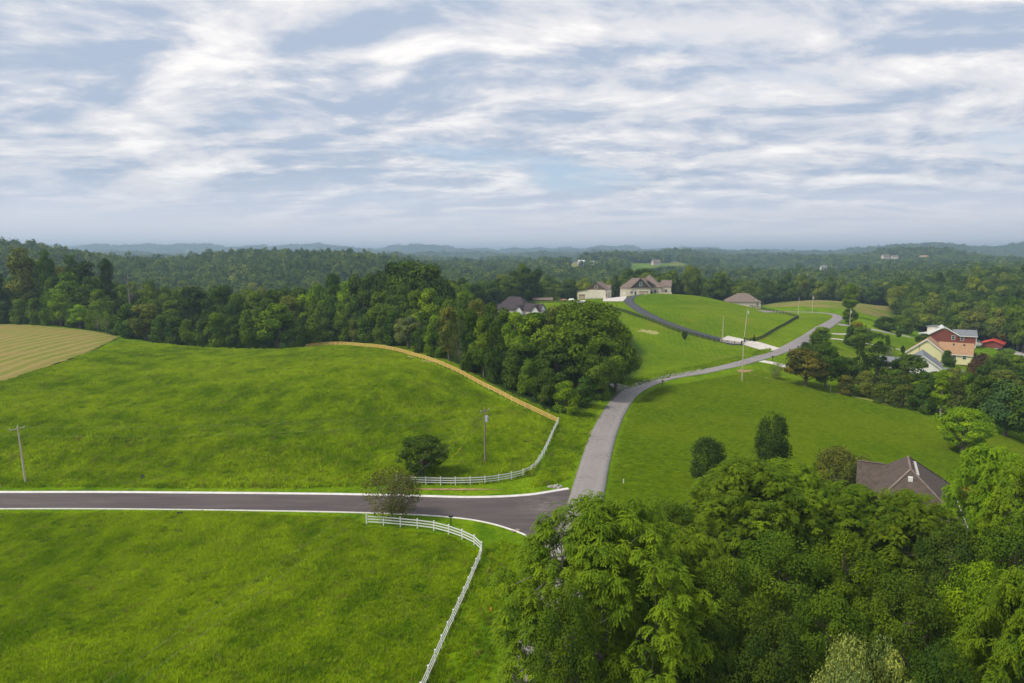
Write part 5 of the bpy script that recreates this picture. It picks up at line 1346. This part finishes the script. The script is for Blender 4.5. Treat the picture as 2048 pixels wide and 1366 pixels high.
# rubble beside the garage
for k, (u, v, mt, lab) in enumerate(((1128,601,'bare_soil','orange soil heap left of the hilltop garage'),(1143,600.5,'white_paint','white wrapped pile left of the hilltop garage'),(1148,599,'dark_paint','dark brush heap left of the hilltop garage'))):
    p = G(u, v); mb = MB(); r = np.random.default_rng(k); vs = []; n_ = 12
    rings = [(1.0, -.1), (.8, .5), (.4, .85)]
    for rr_, z_ in rings:
        for a in range(n_): q = rr_*r.uniform(.8,1.15); vs.append((math.cos(a/n_*6.283)*q*2.2, math.sin(a/n_*6.283)*q*1.6, z_*r.uniform(.8,1.2)*1.1))
    fs = [(i*n_+a, i*n_+(a+1)%n_, (i+1)*n_+(a+1)%n_, (i+1)*n_+a) for i in range(2) for a in range(n_)] + [tuple(2*n_+a for a in range(n_))]
    mb.add(vs, fs); tag(mb.build('heap', MATS[mt], None, p), lab, 'heap')
# long low barn roof behind
p = at_uY(1066, 436); p[2] = tz(p[0], p[1])
H = House('low_barn', p, math.radians(2), 'long low brown roofed barn at the wood edge left of the hilltop garage', 'barn')
H.part('wall', MB().box(0, 12.5, 0, 5, -.5, 1.6), MATS['brown_shingle_siding']); H.part('roof', gable_roof(0, 12.5, 0, 5, 1.6, 2.8, 'x', .3), MATS['taupe_shingles'])

# hipped roof house behind the hill
p = at_uY(1453, 424); p[2] = tz(p[0]+8, p[1]+6)
H = House('hipped_house', p, math.radians(-10), 'single storey house with a broad taupe hipped roof behind the grassy hill')
H.part('wall', MB().box(.5, 20.5, .5, 14.5, -1, 3.2), MATS['pale_brick']); H.part('roof', hip_roof(.5, 20.5, .5, 14.5, 3.2, 8.2), MATS['taupe_shingles'])
H.part('dormer', gable_block(16.4, 18.2, 1.4, 4, 3.4, 4.6, 5.6), MATS['white_paint']); H.part('dormer_roof', gable_roof(16.4, 18.2, 1.4, 4, 4.6, 5.6, 'y', .25), MATS['taupe_shingles'])
H.opening('window', FW(.5), 18.5, .9, 1.4, 1.5)

# white house with dark roof, left of the clump
p = at_uY(1030, 330); p[2] = tz(p[0]-4, p[1]+4) - 1.2
H = House('white_house', p, math.radians(-22), 'white house with a steep charcoal roof showing above the belt trees')
H.part('wall', MB().box(-12, 3.5, 4, 18, -1, 4.8), MATS['cream_siding']); H.part('roof', hip_roof(-12, 3.5, 4, 18, 4.8, 10.6, ((-7.5, 11), (-1.2, 11))), MATS['dark_shingles'])
H.part('wall', gable_block(0, 3.6, 0, 5, -1, 4.8, 7.0), MATS['white_paint']); H.part('roof', gable_roof(0, 3.6, 0, 8, 4.8, 7.0, 'y', .4), MATS['dark_shingles'])
H.part('wall', MB().box(3.5, 12, 2.5, 10.5, -1, 4.7), MATS['cream_siding']); H.part('roof', gable_roof(3.2, 12, 2.5, 10.5, 4.7, 7.6, 'x', .4), MATS['dark_shingles'])
H.part('wall', gable_block(8.0, 11.8, .8, 5, -1, 4.7, 7.2), MATS['white_paint'], label='white front gable'); H.part('roof', gable_roof(8.0, 11.8, .8, 6.5, 4.7, 7.2, 'y', .4), MATS['dark_shingles'])
H.part('wall', gable_block(11.9, 12.05, 2.5, 10.5, 4.6, 4.7, 7.4, 'x'), MATS['white_paint'])
H.opening('window', FW(.8), 9.9, 2.2, 1.2, 1.6, 'dark_paint'); H.opening('window', FW(0), 1.8, 2.2, .9, 1.5); H.opening('window', FW(.8), 9.9, -.3, 1.2, 1.6, 'dark_paint')
H.part('wall', MB().box(-17, -12, 7, 15, -1, 4.2), MATS['cream_siding']); H.part('roof', hip_roof(-17, -12, 7, 15, 4.2, 6.8), MATS['dark_shingles'])

# yellow house
p = at_z(1812, 714, -5.4); p[2] = tz(p[0]+4, p[1]-2)
H = House('yellow_house', p, math.radians(-36), 'pale yellow gabled house with tan shingle roof in front of the red house')
W_ = 14.2
H.part('wall', gable_block(0, W_, 0, 13, -1.5, 3.0, 8.6), MATS['yellow_siding']); H.part('roof', gable_roof(0, W_, 0, 13, 3.0, 8.6, 'y', .5), MATS['tan_shingles'])
H.part('bargeboard', rakes(0, W_, -.56, 3.0, 8.65, .5, .36), MATS['white_paint'])
H.part('corner_board', MB().box(-.06, .12, -.06, .1, -1.5, 2.9), MATS['white_paint']); H.part('corner_board', MB().box(W_-.12, W_+.06, -.06, .1, -1.5, 2.9), MATS['white_paint'])
H.part('downspout', MB().box(4.55, 4.65, -.10, .0, -1.2, 6.3), MATS['brown_trim'])
H.part('wall', gable_block(W_-2, W_+8.5, 5.5, 13.5, -1.5, 2.9, 7.0, 'x'), MATS['yellow_siding']); H.part('roof', gable_roof(W_-3, W_+8.5, 5.5, 13.5, 2.9, 7.0, 'x', .5), MATS['tan_shingles'])
H.part('fascia', MB().box(W_-1, W_+9.1, 4.90, 4.98, 2.3, 2.55), MATS['white_paint'])
for c in (W_+2.5, W_+6): H.opening('window', FW(5.5), c, .8, 1.2, 1.4)
for xx, yy in ((W_+1.6, 8.3), (W_+5.2, 8.3)): H.part('roof_vent', MB().box(xx, xx+.45, yy, yy+.45, 6.0, 6.75), MATS['dark_paint'])

# grey roofed house
p = at_z(1800, 744, -5.5); p[2] = tz(p[0]+6, p[1])
H = House('grey_house', p, math.radians(-30), 'white house with grey hipped roof and low porch, below the yellow house')
H.part('wall', MB().box(1, 13, 0, 19, -1, 2.8), MATS['white_paint']); H.part('roof', gable_roof(1, 13, 0, 19, 2.8, 7.2, 'y', .6), MATS['grey_shingles'])
H.part('gable', gable_block(1, 13, -.02, 2, 2.6, 2.8, 7.1), MATS['white_paint']); H.part('bargeboard', rakes(1, 13, -.66, 2.8, 7.2, .6, .34), MATS['white_paint'])
H.part('porch_roof', MB().slab([(12.8,0,2.7),(19.5,0,2.4),(19.5,6,2.4),(12.8,6,2.7)], .25), MATS['grey_shingles'])
for xx in (15.8, 19.2): H.part('porch_post', MB().box(xx, xx+.2, .2, .4, -1, 2.2), MATS['white_paint'])
H.part('wall', MB().box(-7, 1, 5, 13, -1, 2.6), MATS['white_paint']); H.part('roof', gable_roof(-7, 1, 5, 13, 2.6, 5.0, 'x', .5), MATS['grey_shingles'])
H.opening('window', FW(0), 7, .6, 1.4, 1.4)

# red house
p = at_z(1858, 687, -7.6); p[2] = tz(p[0]+9, p[1])
H = House('red_house', p, math.radians(-27), 'two storey red sided house with grey roof and white porch near the woods')
W_ = 12.2
H.part('wall', gable_block(0, W_, 0, 13, -1.5, 5.4, 9.0), MATS['red_siding'])
H.part('roof', MB().slab([(-.5,-.5,5.35-.2),(-.5,13.5,5.35-.2),(W_/2,13.5,9.1),(W_/2,-.5,9.1)], .2), MATS['pale_roof'], label='roof slope facing left, its sky reflection painted in as pale grey'); H.part('roof', MB().slab([(W_/2,-.5,9.11),(W_/2,13.5,9.11),(W_+.5,13.5,5.15),(W_+.5,-.5,5.15)], .2), MATS['grey_shingles'])  # left slope: glossy sky reflection put into the colour as a paler grey
H.part('bargeboard', rakes(0, W_, -.56, 5.3, 9.05, .5, .40), MATS['white_paint'])
H.part('gable_trim', MB().prism([(W_/2-1.7,8.0),(W_/2+1.7,8.0),(W_/2,9.0)], -.1, 0), MATS['white_paint'])
H.part('wall', MB().box(W_, W_+7.8, .4, 10, -1.5, 5.0), MATS['red_siding']); H.part('roof', gable_roof(W_-1.5, W_+7.8, .4, 10, 5.0, 7.5, 'x', .5), MATS['grey_shingles'])
H.part('fascia', MB().box(W_+.4, W_+8.3, -.18, -.10, 4.55, 4.85), MATS['white_paint']); H.part('corner_board', MB().box(W_+7.65, W_+7.86, .32, .5, -1.5, 4.9), MATS['white_paint'])
H.opening('window', FW(0), 10.2, 2.9, 1.3, 1.9); H.opening('window', FW(.4), W_+1.8, 2.7, 1.3, 1.9)
H.part('porch_roof', MB().slab([(-4.2,-.3,4.3),(0,-.3,5.2),(0,12,5.2),(-4.2,12,4.3)], .25), MATS['pale_roof'])
for yy in (0, 4, 8, 11.5): H.part('porch_post', MB().box(-4.0, -3.75, yy, yy+.25, -1.5, 4.1), MATS['white_paint'])
H.part('porch_floor', MB().box(-4.1, -.01, 0, 12, -1.5, .3), MATS['white_paint'])
H.part('dormer', MB().box(-.5, 3.0, 7.5, 10.5, 5.4, 8.3), MATS['cream_siding']); H.part('dormer_roof', MB().slab([(-1.0,7.1,8.3),(4.2,7.1,8.9),(4.2,10.9,8.9),(-1.0,10.9,8.3)], .2), MATS['grey_shingles'])
H.part('foundation', MB().box(W_+.6, W_+7.4, -.9, .39, -1.6, .25), MATS['white_paint'])

# carport and red shed
p = at_z(1934, 689, -8.6); p[2] = tz(p[0], p[1])
H = House('carport', p, math.radians(-20), 'low white carport with grey roof between red house and red shed', 'carport')
H.part('roof', gable_roof(0, 6, 0, 6, 1.9, 2.8, 'y', .3), MATS['grey_shingles']); H.part('wall', MB().box(0, 6, .2, .35, -.4, 1.8), MATS['white_paint'])
for xx, yy in ((0,0),(5.85,0),(0,5.8),(5.85,5.8)): H.part('post', MB().box(xx, xx+.15, yy, yy+.15, -.4, 1.9), MATS['white_paint'])
p = at_z(1964, 694, -9.2); p[2] = tz(p[0]+3, p[1])
H = House('red_shed', p, math.radians(-40), 'red shed with bright red metal roof at the back driveway', 'shed')
H.part('wall', gable_block(0, 8.5, 0, 11, -.8, 2.2, 3.7), MATS['red_siding']); H.part('roof', gable_roof(0, 8.5, 0, 11, 2.2, 3.7, 'y', .7), MATS['red_metal_roof'])
# garden shed
p = at_z(1913.5, 716, -7.9); p[2] = tz(p[0], p[1]) + .05
H = House('garden_shed', p, math.radians(-20), 'small cream garden shed with brown barn roof and brown door', 'shed')
pf = [(0,0),(3.4,0),(3.4,1.5),(2.9,2.4),(1.7,2.9),(.5,2.4),(0,1.5)]
H.part('wall', MB().prism(pf, 0, 3.2), MATS['cream_siding'])
rf = MB()
for a, b in (((3.5,1.4),(2.95,2.45)),((2.95,2.45),(1.7,2.98)),((1.7,2.98),(.45,2.45)),((.45,2.45),(-.1,1.4))): rf.slab([(a[0],-.2,a[1]+.08),(a[0],3.4,a[1]+.08),(b[0],3.4,b[1]+.08),(b[0],-.2,b[1]+.08)], .08)
H.part('roof', rf, MATS['tan_shingles']); H.opening('door', FW(0), 1.7, .05, .9, 2.0, 'brown_trim', 'brown_trim', fr=.05)
# yard fence at the yellow house and wooden guard rail behind
for k, (a, b, lab) in enumerate((((1884,728),(1905,729),'pale board fence under the dark shrub tree at the yellow house'),)):
    A, B = G(*a), G(*b); rt = empty('board_fence', A)
    for h in (.4, .9): MB().bar((0,0,h), tuple(Vector(B-A)+Vector((0,0,h))), .05, .12).build('rail', MATS['cream_siding'], rt)
    for q in (0, .5, 1): MB().box(-.06,.06,-.06,.06,-.2,1.1).build('post', MATS['cream_siding'], rt, (B-A)*q)
    tag(rt, lab, 'fence')
# parked dark car at the back driveway
p = G(2001, 702); rt = empty('parked_car', p, math.radians(40)); rt.location.z += .12
bd = MB().prism([(-2.2,.35),(2.2,.35),(2.25,.8),(1.5,.92),(.9,1.42),(-1.0,1.45),(-1.7,.95),(-2.25,.85)], -.85, .85).build('body', MATS['dark_paint'], rt)
MB().prism([(.85,1.36),(1.35,.96),(-1.5,.96),(-.95,1.39)], -.87, .87).build('window', MATS['window_glass'], rt)
for xx in (-1.35, 1.35):
    for yy in (-.8, .8): MB().tube([(xx,yy-.1,.33),(xx,yy+.1,.33)], .33, 12).build('wheel', MATS['black_board'], rt)
tag(rt, 'dark car parked on the back driveway below the red shed', 'car')

# near house with brown hipped roof
az = math.radians(-27)
p = at_z(1821.5, 938.8, 5.2); p[2] = 0
gz = tz(p[0], p[1]+6)
H = House('brick_house', (p[0], p[1], gz), az, 'red brick house with brown hipped roof beyond the foreground trees')
zr, ze = 5.2 - gz, 5.2 - gz - 5.6
H.part('wall', MB().box(-5.4, 6.2, -6.2, 13.6, -1.5, ze), MATS['red_brick'])
H.part('roof', hip_roof(-5.4, 6.2, -6.2, 13.6, ze, zr, ((0, 0), (0, 7.6)), .6), MATS['brown_shingles'])
H.part('wall', MB().box(-6.6, -5.4, 4.5, 12.5, -1.5, ze), MATS['red_brick'])
H.part('wall', gable_block(-6.6, -6.4, 4.5, 12.5, ze-.1, ze, ze+3.4, 'x'), MATS['white_paint'])
H.part('roof', gable_roof(-6.6, -1.0, 4.5, 12.5, ze, ze+3.5, 'x', .5), MATS['brown_shingles'])
H.part('roof', gable_roof(-6.2, -2.0, 1.4, 7.4, ze-.1, ze+2.5, 'x', .5), MATS['brown_shingles'])
H.part('wall', MB().box(-6.2, -5.4, 1.4, 4.5, -1.5, ze-.15), MATS['red_brick'])
H.part('wall', MB().box(-6.5, -1, -12, -6.2, -1.5, ze-.2), MATS['red_brick']); H.part('roof', hip_roof(-6.5, -1.5, -12, -2.0, ze-.1, ze+3.2), MATS['brown_shingles'])
rc = MB()
for a, b in (((0,0,zr),(0,7.6,zr)), ((0,0,zr),(-6.0,-6.8,ze)), ((0,0,zr),(6.8,-6.8,ze)), ((0,7.6,zr),(6.8,14.2,ze))):
    H.part('ridge_cap', MB().bar(tuple(Vector(a)+Vector((0,0,.06))), tuple(Vector(b)+Vector((0,0,.06))), .32, .08), MATS['taupe_shingles'])
H.part('ridge_cap', MB().bar((-7.0,8.5,ze+3.68),(-3.2,8.5,ze+3.68), .3, .08), MATS['taupe_shingles'])
k_ = (zr-ze)/6.8
for q in range(8):
    x_ = .75; y_ = .3 + q*.95; H.part('roof_vent', MB().box(x_, x_+.42, y_, y_+.10, zr-k_*x_-.25, zr-k_*x_+.04), MATS['white_paint'])
H.part('roof_vent', MB().box(-.35, .25, -1.7, -1.2, zr-1.6, zr-.75), MATS['white_paint'])
H.part('gutter', MB().box(-6.1, 6.9, -6.94, -6.81, ze-.2, ze-.02), MATS['white_paint']); H.part('gutter', MB().box(6.81, 6.94, -6.8, 14.2, ze-.2, ze-.02), MATS['white_paint'])
for c in (1, 4.4): H.opening('window', FW(-6.2), c, .9, 1.2, 1.5)
for c in (-6.0, 1.0, 5.0, 9.0): H.opening('window', RW(6.2), c + 2, .9, 1.2, 1.5)
# swing set
p = at_z(1898, 1000, -4.6); p[2] = tz(p[0], p[1]); rt = empty('play_set', p, -.4)
for x_ in (-2.0, 2.0):
    for s_ in (-1, 1): MB().bar((x_, s_*.9, -.1), (x_, 0, 2.4), .10, .10).build('leg', MATS['red_brick'], rt)
MB().bar((-2.2,0,2.45),(3.4,0,2.45),.12,.12).build('top_bar', MATS['red_brick'], rt)
MB().box(2.0,3.6,-.8,.8,1.1,1.2).build('deck', MATS['red_brick'], rt)
gable_roof(1.9, 3.7, -.9, .9, 2.5, 3.2, 'x', .15, .06).build('canopy', MATS['orange_plastic'], rt)
for x_ in (-1.1, .4):
    MB().box(x_-.25,x_+.25,-.12,.12,.45,.5).build('swing_seat', MATS['orange_plastic'], rt)
    for s_ in (-.22, .22): MB().bar((x_+s_,0,.5),(x_+s_,0,2.4),.025,.025).build('chain', MATS['grey_metal'], rt)
tag(rt, 'orange and brown play set on the grass right of the brick house', 'play set')

# far buildings
def far_house(u, v, Y, w_, d_, he, hr, wall, roof, rot, name, label, cat='house', n_win=3):
    p = at_uY(u, Y); p[2] = max(p[2], 37 - Y*math.tan(PITCH + math.atan((v-683)/FPX)))
    H = House(name, p, rot, label, cat); H.part('wall', gable_block(0, w_, 0, d_, -3, he, hr, 'x'), MATS[wall]); H.part('roof', gable_roof(0, w_, 0, d_, he, hr, 'x', .6), MATS[roof])
    for k in range(n_win): H.opening('window', FW(0), w_*(k+.5)/n_win, he*.35, 1.4, 1.6)
far_house(1157, 529, 1250, 12, 9, 5, 8, 'white_paint', 'pale_roof', .1, 'white_farmhouse', 'left white farmhouse in the far straw coloured clearing')
far_house(1178, 528.5, 1260, 9, 7, 4, 6, 'white_paint', 'pale_roof', -.1, 'white_farmhouse', 'right, smaller white farmhouse in the far straw coloured clearing')
far_house(1306, 527, 1330, 15, 10, 3.4, 7.5, 'pale_brick', 'taupe_shingles', .2, 'far_house', 'brownish house on the far green clearing above the hilltop house')
far_house(1641, 541, 1000, 8, 8, 5, 7, 'white_paint', 'grey_shingles', -.2, 'far_house', 'small white house among far trees above the bend of the road')
far_house(1766, 515, 1700, 16, 10, 4, 7.5, 'pale_brick', 'taupe_shingles', .1, 'far_house', 'left one of two far houses on the wooded ridge at right')
far_house(1783, 517, 1700, 14, 10, 5, 8, 'cream_siding', 'taupe_shingles', -.2, 'far_house', 'middle far house on the wooded ridge at right')
far_house(1842, 519, 1650, 18, 10, 6, 10, 'pale_brick', 'tan_shingles', .0, 'far_house', 'rightmost far house on the wooded ridge at right')
# ------------------------------------------------------------------ standing grass of the meadows
gc = bpy.data.collections.new('grass_shapes')
m = newmat('grass_blades'); t = NT(m)
pc, fv = pasture_col(t); oi = t.n('ShaderNodeObjectInfo')
pc = t.mix(1.0, pc, (2.2, 2.05, 1.9), 'MULTIPLY')
c = t.mix(t.math('MULTIPLY', oi.outputs['Random'], 0.5), pc, t.mix(1.0, pc, (1.35, 1.2, 1.2), 'MULTIPLY'))
c = t.mix(t.math('MULTIPLY', t.step(oi.outputs['Random'], .89, .93), .55), c, (0.30, 0.28, 0.08))
pb = t.out(c, 1.0, 0.0, transl=(c, 0.30))
ge = t.n('ShaderNodeNewGeometry'); va = t.n('ShaderNodeVectorMath', operation='MULTIPLY_ADD'); t.l(ge.outputs['Normal'], va.inputs[0]); va.inputs[1].default_value = (.45, .45, .45); va.inputs[2].default_value = (0, 0, .8)
vn = t.n('ShaderNodeVectorMath', operation='NORMALIZE'); t.l(va.outputs[0], vn.inputs[0]); t.l(vn.outputs[0], pb.inputs['Normal'])
for k in range(5):
    r = np.random.default_rng(60+k); nb = 80; V = []; 
    xy = r.normal(0, .38, (nb, 2)); hh = r.uniform(.25, .75, nb) * np.exp(-(xy**2).sum(1)*1.2) + .12; az = r.uniform(0, 6.28, nb); ln = r.uniform(.1, .6, nb)*hh
    d = np.stack((np.cos(az), np.sin(az)), 1); w_ = r.uniform(.03, .06, nb); s_ = np.stack((-d[:, 1], d[:, 0]), 1)
    b = np.concatenate((xy, np.zeros((nb, 1))), 1); mid2 = np.concatenate((xy + d*ln[:, None]*.35, (hh*.62)[:, None]), 1); tp = np.concatenate((xy + d*ln[:, None], hh[:, None]), 1)
    S = np.concatenate((s_*w_[:, None], np.zeros((nb, 1))), 1)
    V = np.stack((b-S, b+S, mid2+S*.8, tp, mid2-S*.8), 1).reshape(-1, 3); F_ = np.arange(len(V)).reshape(-1, 5)
    me = mesh_from('grass_clump', V, F_, MATS['grass_blades']); o = bpy.data.objects.new('grass_clump_%d' % k, me); gc.objects.link(o)
def grass_area(poly_px, n, y0, y1, sc):
    out = []
    while sum(map(len, out)) < n:
        # even over the ground
        Y = np.sqrt(RNG.uniform(y0**2, y1**2, 40000)); u = RNG.uniform(-60, 1560, 40000); x = (u-1024)/FPX*(Y+4); z = TER(x, Y)
        U, V, D = pix(x, Y, z); ok = np.zeros(len(x), bool)
        for P_ in poly_px: ok |= inpoly(U, V, P_)
        out.append(np.stack((x, Y, z), 1)[ok])
    P = np.vstack(out)[:n]; return P, np.full(len(P), sc)
MEAD_LOW = [[(-80,1030),(400,1030),(700,1036),(735,1054),(900,1074),(958,1112),(930,1190),(880,1300),(840,1400),(-80,1400)]]
MEAD_UP = [[(-80,772),(0,770),(90,742),(190,706),(240,684),(400,700),(560,702),(700,696),(800,712),(900,745),(1000,800),(1110,850),(1060,950),(980,964),(800,969),(600,975),(-80,973)]]
VERGE = [[(620,690),(800,690),(900,722),(1000,776),(1115,830),(1176,820),(1204,800),(1170,880),(1134,958),(1090,972),(1060,974),(1085,950),(1118,850),(1000,786),(860,716)],
         [(970,1110),(1000,1080),(1040,1100),(1075,1125),(1060,1200),(1020,1366),(860,1366),(940,1200)],[(1230,772),(1290,750),(1400,730),(1540,696),(1545,704),(1400,742),(1300,764),(1240,785)]]
a, sa = grass_area(MEAD_LOW, 42000, 48, 98, .66); b, sb = grass_area(MEAD_UP, 75000, 100, 300, 1.05); c_, sc_ = grass_area(VERGE, 9000, 50, 300, .7)
sc_ = np.where(c_[:, 1] > 155, .38, sc_)
P = np.vstack((a, b, c_)); S_ = np.concatenate((sa, sb, sc_))
# thicker and taller where the sward is rank
lump = np.sin(P[:,0]/7.1 + 2*np.sin(P[:,1]/13)) + np.sin(P[:,1]/5.3 + P[:,0]/19) + RNG.normal(0, .6, len(P))
S_ = S_ * np.clip(1 + .22*lump, .5, 1.7)
n = len(P); tilt = RNG.normal(0, .10, (n, 2))
go = instancer('meadow_grass', P - np.array((0,0,.03)), np.stack((S_, S_, S_*RNG.uniform(.6, 1.2, n)), 1), np.stack((tilt[:,0], tilt[:,1], RNG.uniform(0, 6.28, n)), 1), RNG.integers(0, 5, n), gc)
tag(go, kind='stuff')

m = newmat('lawn_blades'); t = NT(m); oi = t.n('ShaderNodeObjectInfo')
c = t.mix(oi.outputs['Random'], (0.105, 0.215, 0.006), (0.235, 0.355, 0.010)); c = t.mix(t.math('MULTIPLY', t.step(t.noise(0.03, 4, .6), .4, .65), .45), c, (0.29, 0.37, 0.015))
pb = t.out(c, 1.0, 0.0, transl=(c, 0.2))
up_ = t.n('ShaderNodeCombineXYZ'); up_.inputs[2].default_value = 1; t.l(up_.outputs[0], pb.inputs['Normal'])
lc = bpy.data.collections.new('lawn_shapes')
for k, o in enumerate(list(gc.objects)):
    me = o.data.copy(); me.materials.clear(); me.materials.append(m); lc.objects.link(bpy.data.objects.new('lawn_clump_%d' % k, me))
LAWN_NEAR = [[(1212,1040),(1236,890),(1262,815),(1310,778),(1420,758),(1520,740),(1600,770),(1700,794),(1850,834),(2048,884),(2070,1060),(1700,1060),(1400,1060)]]
def lawn_pts(n):
    out = []
    while sum(map(len, out)) < n:
        Y = np.sqrt(RNG.uniform(88**2, 235**2, 40000)); u = RNG.uniform(1200, 2080, 40000); x = (u-1024)/FPX*(Y+4); z = TER(x, Y)
        U, V, D = pix(x, Y, z); ok = inpoly(U, V, LAWN_NEAR[0]); out.append(np.stack((x, Y, z), 1)[ok])
    return np.vstack(out)[:n]
P = lawn_pts(40000); n = len(P)
go = instancer('lawn_grass', P - np.array((0,0,.02)), np.stack((np.full(n,.8), np.full(n,.8), RNG.uniform(.10, .30, n)), 1), np.stack((np.zeros(n), np.zeros(n), RNG.uniform(0, 6.28, n)), 1), RNG.integers(0, 5, n), lc)
tag(go, kind='stuff')
# ------------------------------------------------------------------ haze
m = bpy.data.materials.new('haze_air'); m.use_nodes = True; m.node_tree.nodes.clear()
pv = m.node_tree.nodes.new('ShaderNodeVolumePrincipled'); oo = m.node_tree.nodes.new('ShaderNodeOutputMaterial')
pv.inputs['Color'].default_value = (0.58, 0.80, 1.0, 1); pv.inputs['Density'].default_value = HAZE
pv.inputs['Anisotropy'].default_value = 0.2
m.node_tree.links.new(pv.outputs[0], oo.inputs['Volume'])
hb = MB().box(-16500, 16500, -900, 16500, float(GZ.min()) - 3, 190).build('haze', m); tag(hb, kind='stuff')
